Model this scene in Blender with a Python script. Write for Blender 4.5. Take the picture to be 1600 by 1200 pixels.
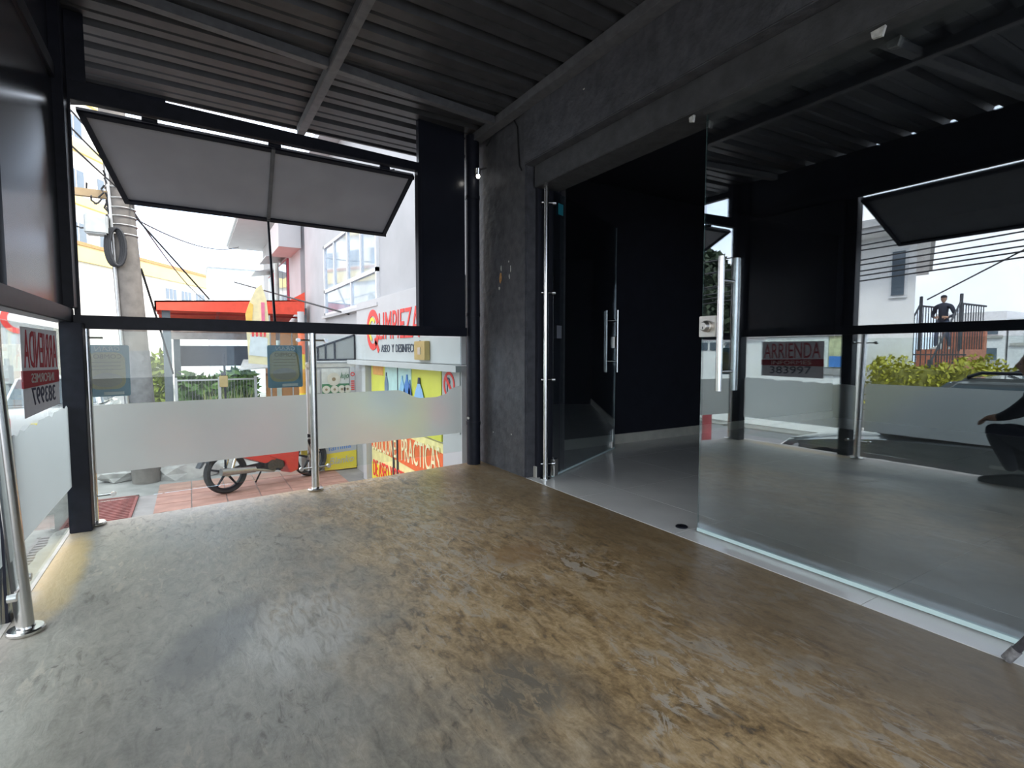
import bpy, bmesh, math, random
from mathutils import Vector, Matrix
random.seed(7)
R = math.radians
for o in list(bpy.data.objects): bpy.data.objects.remove(o, do_unlink=True)
SC = bpy.context.scene
COL = SC.collection
# ------------------------------------------------------------------ camera
cd = bpy.data.cameras.new('camera'); cam = bpy.data.objects.new('camera', cd); COL.objects.link(cam)
cam.location = (0, 0, 1.0); cam.rotation_euler = (R(90 - 3.6), 0, R(-31.4))
cd.sensor_width = 36; cd.lens = 820 / 1600 * 36; cd.clip_start = 0.02; cd.clip_end = 500
SC.camera = cam
# ------------------------------------------------------------------ sky, sun, exposure
W = bpy.data.worlds.new('sky'); SC.world = W; W.use_nodes = True
nt = W.node_tree; nt.nodes.clear()
wo = nt.nodes.new('ShaderNodeOutputWorld'); bg = nt.nodes.new('ShaderNodeBackground')
tc = nt.nodes.new('ShaderNodeTexCoord'); nz = nt.nodes.new('ShaderNodeTexNoise'); rp = nt.nodes.new('ShaderNodeValToRGB')
nz.inputs['Scale'].default_value = 2.2; nz.inputs['Detail'].default_value = 6
rp.color_ramp.elements[0].position = 0.42; rp.color_ramp.elements[0].color = (0.66, 0.79, 1.0, 1)
rp.color_ramp.elements[1].position = 0.62; rp.color_ramp.elements[1].color = (1.0, 0.985, 0.96, 1)
nt.links.new(tc.outputs['Generated'], nz.inputs['Vector']); nt.links.new(nz.outputs['Fac'], rp.inputs['Fac'])
nt.links.new(rp.outputs['Color'], bg.inputs['Color']); bg.inputs['Strength'].default_value = 2.6
nt.links.new(bg.outputs['Background'], wo.inputs['Surface'])
sl = bpy.data.lights.new('sun', 'SUN'); so = bpy.data.objects.new('sun', sl); COL.objects.link(so)
sl.energy = 4.0; sl.angle = R(12); sl.color = (1.0, 0.96, 0.88)
so.rotation_euler = Vector((-0.55, 0.38, -0.90)).to_track_quat('-Z', 'Y').to_euler(); so.location = (6, -6, 14)
SC.view_settings.view_transform = 'Standard'; SC.view_settings.look = 'None'
SC.view_settings.gamma = 1.0; SC.view_settings.use_curve_mapping = False
SC.view_settings.exposure = 0.5

# ------------------------------------------------------------------ materials
MATS = {}
def pm(name, col, rough=0.6, metal=0.0, var=0.12, scale=9.0, bump=0.0, spec=0.5, coat=0.0):
    if name in MATS: return MATS[name]
    m = bpy.data.materials.new(name); m.use_nodes = True; t = m.node_tree
    b = t.nodes['Principled BSDF']
    n = t.nodes.new('ShaderNodeTexNoise'); n.inputs['Scale'].default_value = scale; n.inputs['Detail'].default_value = 5
    c = t.nodes.new('ShaderNodeTexCoord'); t.links.new(c.outputs['Object'], n.inputs['Vector'])
    r = t.nodes.new('ShaderNodeValToRGB')
    r.color_ramp.elements[0].position = 0.3; r.color_ramp.elements[1].position = 0.7
    r.color_ramp.elements[0].color = tuple(max(0, v * (1 - var)) for v in col) + (1,)
    r.color_ramp.elements[1].color = tuple(min(1, v * (1 + var)) for v in col) + (1,)
    t.links.new(n.outputs['Fac'], r.inputs['Fac']); t.links.new(r.outputs['Color'], b.inputs['Base Color'])
    b.inputs['Roughness'].default_value = rough; b.inputs['Metallic'].default_value = metal
    b.inputs['Specular IOR Level'].default_value = spec; b.inputs['Coat Weight'].default_value = coat
    if bump:
        bp = t.nodes.new('ShaderNodeBump'); bp.inputs['Strength'].default_value = bump; bp.inputs['Distance'].default_value = 0.02
        t.links.new(n.outputs['Fac'], bp.inputs['Height']); t.links.new(bp.outputs['Normal'], b.inputs['Normal'])
    MATS[name] = m; return m
def glass(name, ior, tint, rough=0.0, smear=0.0):
    m = bpy.data.materials.new(name); m.use_nodes = True; t = m.node_tree; t.nodes.clear()
    o = t.nodes.new('ShaderNodeOutputMaterial'); mx = t.nodes.new('ShaderNodeMixShader')
    f = t.nodes.new('ShaderNodeFresnel'); f.inputs['IOR'].default_value = ior
    tr = t.nodes.new('ShaderNodeBsdfTransparent'); tr.inputs['Color'].default_value = tint + (1,)
    g = t.nodes.new('ShaderNodeBsdfGlossy'); g.inputs['Roughness'].default_value = rough
    g.inputs['Color'].default_value = (0.93, 0.96, 1.0, 1)
    # both faces of a pane reflect alike: use the outward-facing fresnel on either side
    geo = t.nodes.new('ShaderNodeNewGeometry'); inv = t.nodes.new('ShaderNodeMath'); inv.operation = 'MULTIPLY_ADD'
    inv.inputs[1].default_value = (1.0 / ior - ior); inv.inputs[2].default_value = ior
    inv.inputs[0].default_value = 0.0
    t.links.new(geo.outputs['Backfacing'], inv.inputs[0]); 
    t.links.new(inv.outputs[0], f.inputs['IOR'])
    t.links.new(f.outputs[0], mx.inputs[0]); t.links.new(tr.outputs[0], mx.inputs[1]); t.links.new(g.outputs[0], mx.inputs[2])
    t.links.new(mx.outputs[0], o.inputs[0]); MATS[name] = m; return m
def frost(name):
    m = bpy.data.materials.new(name); m.use_nodes = True; t = m.node_tree; t.nodes.clear()
    o = t.nodes.new('ShaderNodeOutputMaterial')
    n = t.nodes.new('ShaderNodeTexNoise'); n.inputs['Scale'].default_value = 3
    r = t.nodes.new('ShaderNodeValToRGB'); r.color_ramp.elements[0].color = (0.58, 0.585, 0.575, 1); r.color_ramp.elements[1].color = (0.66, 0.66, 0.65, 1)
    t.links.new(n.outputs['Fac'], r.inputs['Fac'])
    tl = t.nodes.new('ShaderNodeBsdfTranslucent'); df = t.nodes.new('ShaderNodeBsdfDiffuse'); rf = t.nodes.new('ShaderNodeBsdfRefraction')
    rf.inputs['Roughness'].default_value = 0.55; rf.inputs['IOR'].default_value = 1.25; rf.inputs['Color'].default_value = (0.72, 0.72, 0.71, 1)
    t.links.new(r.outputs['Color'], tl.inputs['Color']); df.inputs['Color'].default_value = (0.42, 0.43, 0.43, 1)
    a = t.nodes.new('ShaderNodeMixShader'); a.inputs[0].default_value = 0.3
    t.links.new(tl.outputs[0], a.inputs[1]); t.links.new(df.outputs[0], a.inputs[2])
    b = t.nodes.new('ShaderNodeMixShader'); b.inputs[0].default_value = 0.35
    t.links.new(a.outputs[0], b.inputs[1]); t.links.new(rf.outputs[0], b.inputs[2])
    t.links.new(b.outputs[0], o.inputs[0]); MATS[name] = m; return m
def paper(name, col, trans=0.5):
    m = bpy.data.materials.new(name); m.use_nodes = True; t = m.node_tree; t.nodes.clear()
    o = t.nodes.new('ShaderNodeOutputMaterial')
    n = t.nodes.new('ShaderNodeTexNoise'); n.inputs['Scale'].default_value = 14
    r = t.nodes.new('ShaderNodeValToRGB')
    r.color_ramp.elements[0].color = tuple(v * 0.9 for v in col) + (1,); r.color_ramp.elements[1].color = tuple(min(1, v * 1.1) for v in col) + (1,)
    t.links.new(n.outputs['Fac'], r.inputs['Fac'])
    tl = t.nodes.new('ShaderNodeBsdfTranslucent'); df = t.nodes.new('ShaderNodeBsdfDiffuse'); a = t.nodes.new('ShaderNodeMixShader')
    for s in (tl, df): t.links.new(r.outputs['Color'], s.inputs['Color'])
    a.inputs[0].default_value = trans; t.links.new(df.outputs[0], a.inputs[1]); t.links.new(tl.outputs[0], a.inputs[2])
    t.links.new(a.outputs[0], o.inputs[0]); MATS[name] = m; return m

def floor_mat():
    m = bpy.data.materials.new('polished_concrete'); m.use_nodes = True; t = m.node_tree; N = t.nodes; L = t.links
    b = N['Principled BSDF']; g = N.new('ShaderNodeNewGeometry'); P = g.outputs['Position']
    def noise(scale, detail=6, rough=0.55, dist=0.0, vec=None):
        n = N.new('ShaderNodeTexNoise'); n.inputs['Scale'].default_value = scale; n.inputs['Detail'].default_value = detail
        n.inputs['Roughness'].default_value = rough; n.inputs['Distortion'].default_value = dist
        L.new(vec or P, n.inputs['Vector']); return n.outputs['Fac']
    def ramp(x, stops):
        r = N.new('ShaderNodeValToRGB'); e = r.color_ramp.elements
        while len(e) < len(stops): e.new(0.5)
        for k, (p, c) in enumerate(stops): e[k].position = p; e[k].color = (c if len(c) == 4 else tuple(c) + (1,))
        L.new(x, r.inputs['Fac']); return r.outputs['Color']
    def math_(op, a, c, d=None):
        n = N.new('ShaderNodeMath'); n.operation = op
        for k, v in enumerate((a, c, d)):
            if v is None: continue
            if isinstance(v, (int, float)): n.inputs[k].default_value = v
            else: L.new(v, n.inputs[k])
        return n.outputs[0]
    def mix(f, a, c, mode='MIX'):
        n = N.new('ShaderNodeMix'); n.data_type = 'RGBA'; n.blend_type = mode
        if isinstance(f, (int, float)): n.inputs[0].default_value = f
        else: L.new(f, n.inputs[0])
        for k, v in ((6, a), (7, c)):
            if isinstance(v, tuple): n.inputs[k].default_value = v + (1,)
            else: L.new(v, n.inputs[k])
        return n.outputs[2]
    def rng(x, a, c):
        n = N.new('ShaderNodeMapRange'); n.interpolation_type = 'SMOOTHSTEP'
        n.inputs[1].default_value = a; n.inputs[2].default_value = c; L.new(x, n.inputs[0]); return n.outputs[0]
    def blob(x, y, rx, ry, rot=0.0, warp=0.35):
        mp = N.new('ShaderNodeMapping'); mp.vector_type = 'TEXTURE'; mp.inputs['Location'].default_value = (x, y, 0)
        mp.inputs['Rotation'].default_value = (0, 0, rot); mp.inputs['Scale'].default_value = (rx, ry, 1); L.new(P, mp.inputs['Vector'])
        ln = N.new('ShaderNodeVectorMath'); ln.operation = 'LENGTH'; L.new(mp.outputs[0], ln.inputs[0])
        d = math_('MULTIPLY_ADD', noise(4.0, 5), warp * 2, math_('SUBTRACT', ln.outputs['Value'], warp))
        return rng(d, 1.0, 0.45)
    sx = N.new('ShaderNodeSeparateXYZ'); L.new(P, sx.inputs[0]); X, Y = sx.outputs[0], sx.outputs[1]
    drag = N.new('ShaderNodeMapping'); drag.inputs['Scale'].default_value = (1.25, 0.55, 1); drag.inputs['Rotation'].default_value = (0, 0, 0.12); L.new(P, drag.inputs['Vector']); dv = drag.outputs[0]
    n1, n2, n3 = noise(1.3, 7), noise(5, 9, 0.62, 0.6, dv), noise(22, 8, 0.65, 0.8, dv)
    streak = N.new('ShaderNodeMapping'); streak.inputs['Scale'].default_value = (1.0, 0.28, 1); streak.inputs['Rotation'].default_value = (0, 0, 0.5); L.new(P, streak.inputs['Vector'])
    n4 = noise(26, 6, 0.6, 1.2, streak.outputs[0])
    n5 = noise(75, 5, 0.7, 0.3)
    tex = math_('ADD', math_('MULTIPLY_ADD', n3, 0.42, math_('MULTIPLY', n2, 0.40)), math_('MULTIPLY', n5, 0.18))
    grey = ramp(tex, [(0.36, (0.25, 0.228, 0.188)), (0.5, (0.39, 0.358, 0.302)), (0.63, (0.52, 0.48, 0.41))])
    brown = ramp(tex, [(0.37, (0.12, 0.075, 0.036)), (0.46, (0.36, 0.235, 0.115)), (0.53, (0.56, 0.385, 0.20)), (0.63, (0.76, 0.60, 0.40))])
    bm_ = rng(math_('ADD', X, math_('MULTIPLY_ADD', n1, 1.9, math_('MULTIPLY_ADD', n2, 0.5, -1.12))), 0.15, 1.05)
    col = mix(bm_, grey, brown)
    # chalky veins and worn flakes over the brown sealer
    vein = ramp(n4, [(0.55, (0, 0, 0)), (0.64, (1, 1, 1)), (0.72, (0.2, 0.2, 0.2))])
    veinf = math_('MULTIPLY', math_('MULTIPLY', vein, rng(n1, 0.42, 0.62)), 0.85)
    col = mix(veinf, col, (0.60, 0.52, 0.42))
    fl = ramp(n3, [(0.36, (1, 1, 1)), (0.44, (0, 0, 0))])
    col = mix(math_('MULTIPLY', math_('MULTIPLY', fl, rng(noise(1.9, 4), 0.46, 0.62)), 0.7), col, (0.15, 0.125, 0.10))
    n6 = noise(12, 9, 0.72, 1.4, dv)
    crisp = ramp(n6, [(0.515, (0, 0, 0)), (0.545, (1, 1, 1))])
    col = mix(math_('MULTIPLY', math_('MULTIPLY', crisp, rng(math_('MULTIPLY', bm_, noise(2.3, 5, 0.6, 0.5)), 0.44, 0.56)), 0.7), col, (0.62, 0.55, 0.46))
    pit = ramp(noise(34, 4, 0.5, 0.4), [(0.26, (1, 1, 1)), (0.30, (0, 0, 0))])
    col = mix(math_('MULTIPLY', pit, 0.7), col, (0.12, 0.10, 0.085))
    # darker brown towards the glass front and its near end, ochre rust stain along the street edge, scraped patches
    col = mix(math_('MULTIPLY', rng(math_('ADD', X, math_('MULTIPLY_ADD', n2, 1.3, math_('MULTIPLY_ADD', n1, 0.7, -1.0))), 1.2, 2.0), 0.72), col, (0.165, 0.112, 0.062))
    col = mix(math_('MULTIPLY', rng(math_('ADD', math_('MULTIPLY_ADD', Y, -0.8, X), math_('MULTIPLY_ADD', n1, 0.8, -0.4)), 0.85, 1.7), 0.5), col, (0.27, 0.235, 0.20))
    col = mix(math_('MULTIPLY', blob(-0.53, 3.05, 0.11, 0.72, 0.03, 0.5), 0.75), col, (0.62, 0.43, 0.17))
    col = mix(math_('MULTIPLY', blob(0.05, 2.05, 0.16, 0.42, -0.5), 0.7), col, (0.19, 0.18, 0.175))
    col = mix(math_('MULTIPLY', math_('MULTIPLY', blob(0.32, 1.98, 0.26, 0.42, -0.3), rng(n4, 0.3, 0.6)), 0.75), col, (0.68, 0.64, 0.58))
    col = mix(math_('MULTIPLY', blob(1.35, 2.15, 0.22, 0.16, 0.4), 0.6), col, (0.33, 0.18, 0.065))
    col = mix(math_('MULTIPLY', blob(0.8, 1.25, 0.22, 0.2, 0.4), math_('MULTIPLY', rng(n3, 0.45, 0.55), 0.8)), col, (0.17, 0.15, 0.125))
    L.new(col, b.inputs['Base Color'])
    L.new(math_('MULTIPLY_ADD', n2, 0.40, math_('MULTIPLY_ADD', bm_, -0.06, 0.22)), b.inputs['Roughness'])
    b.inputs['Specular IOR Level'].default_value = 0.55
    bp = N.new('ShaderNodeBump'); bp.inputs['Strength'].default_value = 0.22; bp.inputs['Distance'].default_value = 0.008
    L.new(math_('ADD', n3, math_('MULTIPLY', n4, 0.5)), bp.inputs['Height']); L.new(bp.outputs['Normal'], b.inputs['Normal'])
    return m

M_BLACK = pm('black_wall_paint', (0.030, 0.030, 0.034), 0.55, var=0.25, scale=6, bump=0.35)
M_PILLAR = pm('charcoal_rendered_paint', (0.066, 0.066, 0.074), 0.62, var=0.3, scale=14, bump=0.6)
M_INNER = pm('inner_black_paint', (0.012, 0.013, 0.022), 0.7, var=0.2)
M_STEEL_BLK = pm('black_painted_steel', (0.012, 0.013, 0.020), 0.45, var=0.25, scale=20, spec=0.22)
M_GLOSSBLK = pm('glossy_black_sheet', (0.016, 0.018, 0.026), 0.24, var=0.2, scale=2)
M_ROOF = pm('dark_roof_sheet', (0.04, 0.04, 0.043), 0.5, var=0.25, scale=10)
M_PURLIN = pm('grey_roof_beam', (0.11, 0.11, 0.115), 0.55, var=0.2, scale=18)
M_FLAP = pm('grey_flap_board', (0.33, 0.32, 0.34), 0.6, var=0.08, scale=3)
M_STAIN = pm('stainless_steel', (0.72, 0.71, 0.69), 0.22, 1.0, var=0.05, scale=30)
M_SATIN = pm('satin_nickel', (0.66, 0.62, 0.57), 0.38, 1.0, var=0.05, scale=30)
M_TILE = pm('pale_porcelain_tile', (0.76, 0.745, 0.72), 0.13, var=0.06, scale=3)
M_WHITE = pm('white_paint', (0.50, 0.50, 0.50), 0.6, var=0.04, scale=3)
M_WHITE2 = pm('white_render', (0.42, 0.42, 0.425), 0.8, var=0.06, scale=2)
M_CREAM = pm('cream_render', (0.60, 0.48, 0.20), 0.8, var=0.06, scale=1)
M_CREAMW = pm('off_white_render', (0.66, 0.63, 0.56), 0.8, var=0.05, scale=1)
M_CONC = pm('old_concrete', (0.36, 0.35, 0.33), 0.85, var=0.3, scale=5, bump=0.4)
M_SIDEWALK = pm('sidewalk_concrete', (0.24, 0.235, 0.22), 0.85, var=0.25, scale=3, bump=0.3)
M_ASPH = pm('asphalt', (0.16, 0.16, 0.165), 0.9, var=0.2, scale=20, bump=0.3)
M_POLE = pm('pole_concrete', (0.15, 0.135, 0.12), 0.85, var=0.25, scale=6, bump=0.3)
M_RED = pm('red_plastic', (0.62, 0.03, 0.035), 0.28, var=0.06, coat=0.5)
M_REDCLOTH = pm('red_canvas', (0.80, 0.085, 0.045), 0.7, var=0.1)
M_REDINK = pm('red_ink', (0.78, 0.06, 0.05), 0.6, var=0.05)
M_DARKINK = pm('dark_ink', (0.05, 0.06, 0.09), 0.6, var=0.1)
M_YELLOW = pm('yellow_print', (0.85, 0.68, 0.06), 0.5, var=0.05)
M_CREAMINK = pm('pale_yellow_ink', (0.92, 0.84, 0.50), 0.5, var=0.03)
M_LIME = pm('lime_yellow_print', (0.72, 0.72, 0.10), 0.4, var=0.12, scale=2)
M_AQUA = pm('pale_aqua_print', (0.52, 0.76, 0.74), 0.4, var=0.08)
M_BLUE = pm('blue_print', (0.08, 0.24, 0.62), 0.45, var=0.12)
M_SKYBLUE = pm('light_blue_print', (0.28, 0.55, 0.80), 0.45, var=0.12)
M_ORANGE = pm('orange_red_print', (0.82, 0.16, 0.05), 0.5, var=0.06)
M_GREEN = pm('dark_green_print', (0.06, 0.20, 0.09), 0.5, var=0.1)
M_BEIGE = pm('beige_print', (0.62, 0.58, 0.48), 0.6, var=0.1)
M_TYRE = pm('tyre_rubber', (0.022, 0.022, 0.024), 0.8, var=0.2)
M_ENGINE = pm('engine_metal', (0.09, 0.09, 0.095), 0.45, 0.8, var=0.3, scale=40)
M_GALV = pm('grey_alloy', (0.45, 0.45, 0.44), 0.4, 0.9, var=0.1, scale=30)
M_WINDOW = pm('dark_window_glass', (0.10, 0.13, 0.16), 0.06, var=0.2, scale=1, spec=0.9)
M_WINBLUE = pm('sky_tinted_window_glass', (0.30, 0.38, 0.46), 0.05, var=0.35, scale=1.2, spec=0.9)
M_ALU = pm('white_aluminium', (0.70, 0.71, 0.72), 0.4, var=0.04)
M_PAVER = pm('red_clay_paver', (0.34, 0.20, 0.155), 0.8, var=0.2, scale=4, bump=0.2)
M_RUST = pm('red_oxide_steel', (0.20, 0.06, 0.052), 0.6, var=0.25, scale=12)
M_DKGREY = pm('dark_grey_cloth', (0.055, 0.06, 0.07), 0.8, var=0.15)
M_TERRACOTTA = pm('brick_terracotta', (0.42, 0.17, 0.11), 0.85, var=0.2, scale=7)
M_WOOD = pm('orange_wood', (0.50, 0.23, 0.08), 0.55, var=0.2, scale=5)
M_CARDARK = pm('charcoal_car_paint', (0.17, 0.18, 0.19), 0.25, 0.4, var=0.05, coat=1.0)
M_CARWHITE = pm('white_car_paint', (0.74, 0.74, 0.75), 0.25, var=0.03, coat=1.0)
M_CARRED = pm('red_car_paint', (0.5, 0.05, 0.05), 0.25, var=0.03, coat=1.0)
M_LEAF = pm('hedge_leaf', (0.10, 0.20, 0.035), 0.6, var=0.5, scale=3)
M_LEAFY = pm('golden_hedge_leaf', (0.42, 0.40, 0.05), 0.6, var=0.35, scale=3)
M_CABLE = pm('black_cable', (0.02, 0.02, 0.022), 0.6)
M_BRASS = pm('brass_plate', (0.55, 0.42, 0.18), 0.4, 0.6, var=0.1)
M_SKIN = pm('skin', (0.42, 0.25, 0.17), 0.6, var=0.05)
M_HAIR = pm('dark_hair', (0.02, 0.017, 0.015), 0.7)
M_NAVY = pm('navy_cloth', (0.022, 0.026, 0.042), 0.85, var=0.2)
M_BLKCLOTH = pm('black_cloth', (0.012, 0.013, 0.018), 0.9, var=0.2)
M_JEANS = pm('blue_jeans', (0.07, 0.09, 0.14), 0.85, var=0.2)
M_STICKER = pm('turquoise_sticker', (0.03, 0.28, 0.36), 0.4)
M_GREYSTK = pm('grey_sticker', (0.22, 0.23, 0.26), 0.5)
M_CHIP = pm('exposed_brick_chip', (0.50, 0.26, 0.10), 0.9, var=0.3, scale=40)
M_CHIPW = pm('exposed_plaster_chip', (0.55, 0.54, 0.5), 0.9, var=0.3, scale=40)
M_DOORGLASS = glass('door_glass', 2.75, (0.86, 0.90, 0.90))
M_RAILGLASS = glass('railing_glass', 1.42, (0.93, 0.97, 0.955))
M_EDGEGLASS = pm('pale_aqua_glass_edge', (0.66, 0.82, 0.80), 0.15, var=0.03)
M_FROST = frost('frosted_film')
M_PWHITE = paper('white_poster_paper', (0.62, 0.60, 0.62), 0.35)
M_PRED = paper('red_poster_ink', (0.55, 0.13, 0.15), 0.3)
M_PDARK = paper('black_marker_ink', (0.12, 0.12, 0.16), 0.2)
M_PBLUE = paper('blue_poster_paper', (0.20, 0.32, 0.38), 0.45)
M_PYEL = paper('yellow_poster_paper', (0.62, 0.55, 0.34), 0.45)
M_PBROWN = paper('brown_poster_ink', (0.30, 0.24, 0.14), 0.4)
M_PPALE = paper('pale_poster_paper', (0.72, 0.74, 0.72), 0.4)
M_PGREYB = paper('grey_beige_poster_paper', (0.55, 0.50, 0.42), 0.45)
M_AWN = paper('grey_polycarbonate', (0.50, 0.51, 0.50), 0.5)

# ------------------------------------------------------------------ builders
class MB:
    def __init__(s, M=None): s.v = []; s.f = []; s.M = M or Matrix()
    def add(s, vs, fs):
        b = len(s.v); s.v += [tuple(s.M @ Vector(v)) for v in vs]; s.f += [tuple(b + i for i in f) for f in fs]; return s
    def box(s, a, b):
        x0, y0, z0 = (min(a[i], b[i]) for i in range(3)); x1, y1, z1 = (max(a[i], b[i]) for i in range(3))
        return s.add([(x0,y0,z0),(x1,y0,z0),(x1,y1,z0),(x0,y1,z0),(x0,y0,z1),(x1,y0,z1),(x1,y1,z1),(x0,y1,z1)],
                     [(0,3,2,1),(4,5,6,7),(0,1,5,4),(1,2,6,5),(2,3,7,6),(3,0,4,7)])
    def hexa(s, b4, t4):
        return s.add(list(b4) + list(t4), [(0,3,2,1),(4,5,6,7),(0,1,5,4),(1,2,6,5),(2,3,7,6),(3,0,4,7)])
    def tube(s, p0, p1, r0, r1=None, n=14, cap=True):
        r1 = r0 if r1 is None else r1; p0 = Vector(p0); p1 = Vector(p1); d = (p1 - p0).normalized()
        u = d.orthogonal().normalized(); w = d.cross(u)
        vs = []
        for p, r in ((p0, r0), (p1, r1)):
            for k in range(n):
                a = 2 * math.pi * k / n; vs.append(p + (u * math.cos(a) + w * math.sin(a)) * r)
        fs = [(k, (k + 1) % n, n + (k + 1) % n, n + k) for k in range(n)]
        if cap: fs += [tuple(range(n))[::-1], tuple(range(n, 2 * n))]
        return s.add(vs, fs)
    def path(s, pts, r, n=8):
        pts = [Vector(p) for p in pts]; vs = []; fs = []; u = None
        for i, p in enumerate(pts):
            d = (pts[min(i + 1, len(pts) - 1)] - pts[max(i - 1, 0)]).normalized()
            u = (d.orthogonal() if u is None else (u - d * u.dot(d))).normalized(); w = d.cross(u)
            rr = r[i] if isinstance(r, (list, tuple)) else r
            for k in range(n):
                a = 2 * math.pi * k / n; vs.append(p + (u * math.cos(a) + w * math.sin(a)) * rr)
        for i in range(len(pts) - 1):
            for k in range(n): fs.append((i*n + k, i*n + (k+1) % n, (i+1)*n + (k+1) % n, (i+1)*n + k))
        fs += [tuple(range(n))[::-1], tuple(range((len(pts)-1)*n, len(pts)*n))]
        return s.add(vs, fs)
    def lathe(s, prof, c, axis='z', n=24):
        vs = []; fs = []; m = len(prof)
        for k in range(n):
            a = 2 * math.pi * k / n
            for r, h in prof:
                q = (r * math.cos(a), r * math.sin(a), h)
                if axis == 'x': q = (q[2], q[0], q[1])
                if axis == 'y': q = (q[1], q[2], q[0])
                vs.append((c[0] + q[0], c[1] + q[1], c[2] + q[2]))
        for k in range(n):
            for j in range(m - 1): fs.append((k*m + j, ((k+1) % n)*m + j, ((k+1) % n)*m + j + 1, k*m + j + 1))
        return s.add(vs, fs)
    def prism(s, poly, axis, a, b):
        n = len(poly)
        def q(p, h):
            return {'x': (h, p[0], p[1]), 'y': (p[0], h, p[1]), 'z': (p[0], p[1], h)}[axis]
        vs = [q(p, a) for p in poly] + [q(p, b) for p in poly]
        fs = [tuple(range(n)), tuple(range(n, 2*n))[::-1]] + [(k, n + k, n + (k+1) % n, (k+1) % n) for k in range(n)]
        return s.add(vs, fs)
    def slab(s, o, r, u, poly, t):
        """flat polygon (in r,u coordinates from o) given a thickness t along r x u"""
        o, r, u = Vector(o), Vector(r), Vector(u); nn = r.cross(u).normalized()
        n = len(poly); vs = [o + r * p[0] + u * p[1] for p in poly]; vs += [v + nn * t for v in vs]
        return s.add(vs, [tuple(range(n))[::-1], tuple(range(n, 2*n))] + [(k, (k+1) % n, n + (k+1) % n, n + k) for k in range(n)])
    def build(s, name, mat, parent=None, smooth=False, bevel=0.0, seg=2, sub=0):
        v = s.v
        lo = [min(p[i] for p in v) for i in range(3)]; hi = [max(p[i] for p in v) for i in range(3)]
        c = ((lo[0]+hi[0])/2, (lo[1]+hi[1])/2, lo[2])
        me = bpy.data.meshes.new(name); me.from_pydata([(p[0]-c[0], p[1]-c[1], p[2]-c[2]) for p in v], [], s.f)
        bm = bmesh.new(); bm.from_mesh(me); bmesh.ops.recalc_face_normals(bm, faces=bm.faces)
        if bevel: 
            bmesh.ops.remove_doubles(bm, verts=bm.verts, dist=1e-5)
            bmesh.ops.bevel(bm, geom=[e for e in bm.edges if len(e.link_faces) == 2 and e.calc_face_angle(0) > 0.5], offset=bevel, segments=seg, affect='EDGES', clamp_overlap=True)
        bm.to_mesh(me); bm.free()
        me.materials.append(mat)
        o = bpy.data.objects.new(name, me); COL.objects.link(o); o.location = c
        if smooth:
            for p in me.polygons: p.use_smooth = True
            me.set_sharp_from_angle(angle=R(38))
        if sub:
            md = o.modifiers.new('round', 'SUBSURF'); md.levels = sub; md.render_levels = sub
        if parent: adopt(o, parent)
        return o
def adopt(o, parent):
    o.parent = parent
    Mx = Matrix()
    q = parent
    chain = []
    while q: chain.append(q); q = q.parent
    for q in reversed(chain): Mx = Mx @ q.matrix_parent_inverse @ q.matrix_basis
    o.matrix_parent_inverse = Mx.inverted()
def tag(o, label, cat=None, group=None, kind=None):
    o['label'] = label
    if cat: o['category'] = cat
    if group: o['group'] = group
    if kind: o['kind'] = kind
    return o
def thing(name, label, cat, loc, group=None, kind=None):
    o = bpy.data.objects.new(name, None); COL.objects.link(o); o.location = loc; o.empty_display_size = 0.1
    return tag(o, label, cat, group, kind)
def struct(o, label, cat): return tag(o, label, cat, kind='structure')
FONT_CACHE = {}
def text(name, s, o, r, u, w, h, mat, parent, ext=0.003, shear=0.0):
    """lettering: bounding box w x h with lower left corner at o, along r and u"""
    if s not in FONT_CACHE:
        c = bpy.data.curves.new('lettering', 'FONT'); c.body = s; c.resolution_u = 3
        ob = bpy.data.objects.new('lettering', c); COL.objects.link(ob); bpy.context.view_layer.update()
        me = bpy.data.meshes.new_from_object(ob.evaluated_get(bpy.context.evaluated_depsgraph_get()))
        FONT_CACHE[s] = ([tuple(v.co) for v in me.vertices], [tuple(p.vertices) for p in me.polygons])
        bpy.data.objects.remove(ob); bpy.data.meshes.remove(me)
    vs, fs = FONT_CACHE[s]
    x0 = min(v[0] for v in vs); x1 = max(v[0] for v in vs); y0 = min(v[1] for v in vs); y1 = max(v[1] for v in vs)
    o, r, u = Vector(o), Vector(r), Vector(u); nn = r.cross(u).normalized()
    mb = MB(); P = []
    for v in vs:
        a = (v[0]-x0)/(x1-x0) * w; b = (v[1]-y0)/(y1-y0) * h
        P.append(o + r * (a + shear * b) + u * b)
    n = len(P)
    ec = {}
    for f in fs:
        for k in range(len(f)): 
            e = (f[k], f[(k+1) % len(f)]); ec[e] = 1
    side = [(a, b, n + b, n + a) for (a, b) in ec if (b, a) not in ec]
    mb.add(P + [p + nn * ext for p in P], [tuple(f)[::-1] for f in fs] + [tuple(n + i for i in f) for f in fs] + side)
    ob = mb.build(name, mat, parent); return ob
def copy_thing(root, **kw):
    r = root.copy(); COL.objects.link(r)
    for ch in root.children:
        c = ch.copy(); COL.objects.link(c); c.parent = r
        for g in ch.children:
            d = g.copy(); COL.objects.link(d); d.parent = c
    for k, v in kw.items(): r[k] = v
    return r
GZ = -0.95                      # street level below the terrace
X3, Y3, Z3 = Vector((1,0,0)), Vector((0,1,0)), Vector((0,0,1))
# end-wall frame: s along the wall, n outwards
TH = R(7.125); E0 = Vector((-0.55, 3.80, 0))
EM = Matrix.Translation(E0) @ Matrix.Rotation(TH, 4, 'Z')
ER = Vector((math.cos(TH), math.sin(TH), 0)); EN = Vector((-math.sin(TH), math.cos(TH), 0))
def E(s, n, z): return EM @ Vector((s, n, z))

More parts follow.
